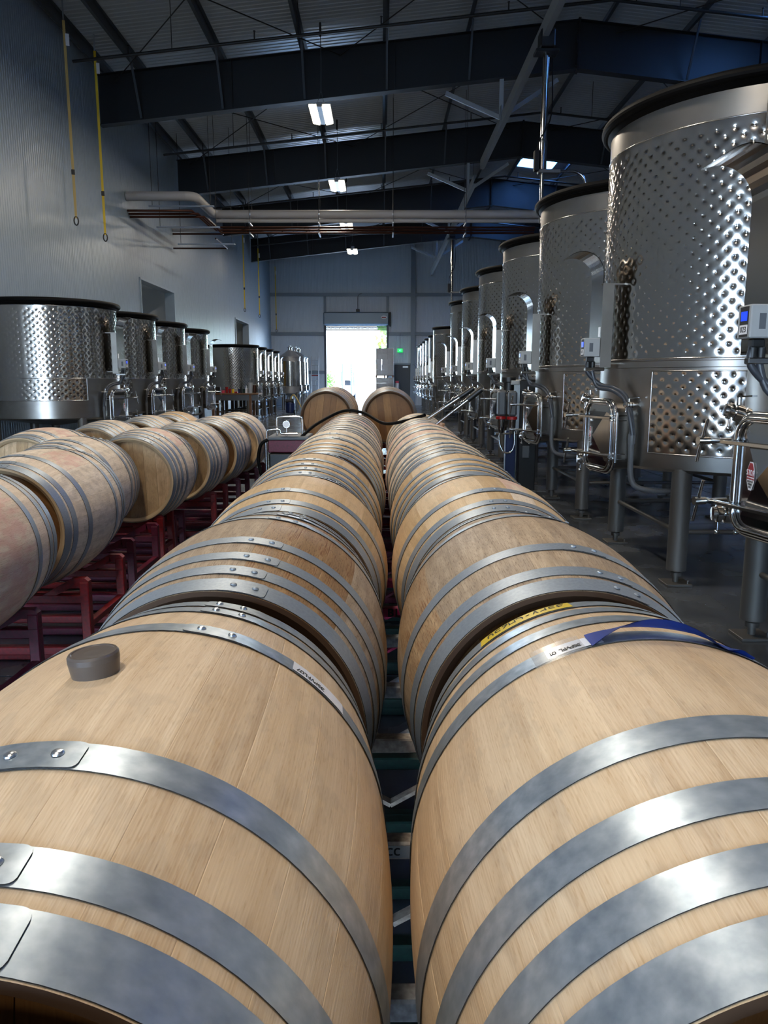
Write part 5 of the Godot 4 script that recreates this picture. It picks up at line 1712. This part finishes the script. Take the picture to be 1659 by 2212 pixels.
func build_outside() -> void:
	var g := struct("floor_outside", one_box(Vector3(0, -0.12, -89.3), Vector3(160, 0.2, 80)), M.apron)
	g.set_meta("kind", "structure")
	struct("floor_apron", one_box(Vector3(0, -0.12, 54.3), Vector3(160, 0.2, 80)), M.apron)
	struct("floor_side_yard", one_box(Vector3(-43.6, -0.12, 4.0), Vector3(72.8, 0.2, 20.0)), M.apron)
	var tl := [[-9.0, -78.0, 7.5, "leafy green tree outside, left of the far doorway"], [3.0, -84.0, 11.0, "tall green tree outside behind the far doorway"], [9.5, -80.0, 8.0, "green tree outside to the right of the far doorway"], [-4.6, -63.0, 2.6, "low green shrub outside at the left of the far doorway"]]
	for q in tl:
		var t := thing("tree", q[3], "tree", Vector3(q[0], 0, q[1]), 0.0, "trees outside")
		put("trunk", one_tube([Vector3(0, 0, 0), Vector3(0.05, q[2] * 0.35, 0), Vector3(0, q[2] * 0.6, 0.1)], 0.04 * q[2] * 0.5, 8), M.wood_plain, t)
		var b := MB.new()
		for k in 1500:
			var d: Vector3 = Vector3(rng.randfn(), rng.randfn() * 0.9, rng.randfn()).limit_length(2.2) * q[2] * 0.15
			var c: Vector3 = Vector3(0, q[2] * 0.62, 0) + d
			if c.y < 0.1: continue
			var x: Vector3 = Vector3(rng.randfn(), rng.randfn(), rng.randfn()).normalized() * q[2] * 0.03
			var y: Vector3 = x.cross(Vector3(rng.randfn(), rng.randfn(), rng.randfn())).normalized() * q[2] * 0.022
			b.face([c - x, c - y, c + x, c + y], x.cross(y))
		var fo := put("foliage", b.mesh(), M.green_leaf, t)
		fo.set_meta("kind", "stuff")
	# parked forklift in the yard
	var f := thing("forklift", "pale forklift parked in the bright yard outside the far door", "forklift", Vector3(-2.6, 0, -60.0))
	put("body", one_box(Vector3(0, 0.75, 0.2), Vector3(1.1, 0.8, 1.7), 0.12), M.white, f)
	put("seat", one_box(Vector3(0, 1.3, 0.1), Vector3(0.5, 0.5, 0.15), 0.05), M.black, f)
	for sx in [-0.48, 0.48]:
		for sz in [-0.5, 0.7]:
			put("guard_post", one_tube([Vector3(sx, 1.1, sz), Vector3(sx * 0.92, 2.15, sz * 0.8)], 0.04, 8), M.grey, f)
			put("wheel", one_lathe([Vector2(0.0, -0.1), Vector2(0.28, -0.1), Vector2(0.28, 0.1), Vector2(0.0, 0.1)], 18, Vector3(sx * 1.05, 0.28, sz), Basis(Vector3.BACK, PI / 2)), M.rubber, f)
		put("mast_rail", one_box(Vector3(sx * 0.7, 1.4, 1.15), Vector3(0.1, 2.7, 0.12)), M.grey, f)
		put("fork", one_box(Vector3(sx * 0.6, 0.1, 1.75), Vector3(0.12, 0.05, 1.1)), M.grey, f)
	put("guard_roof", one_box(Vector3(0, 2.17, 0.08), Vector3(0.95, 0.06, 1.05), 0.02), M.grey, f)
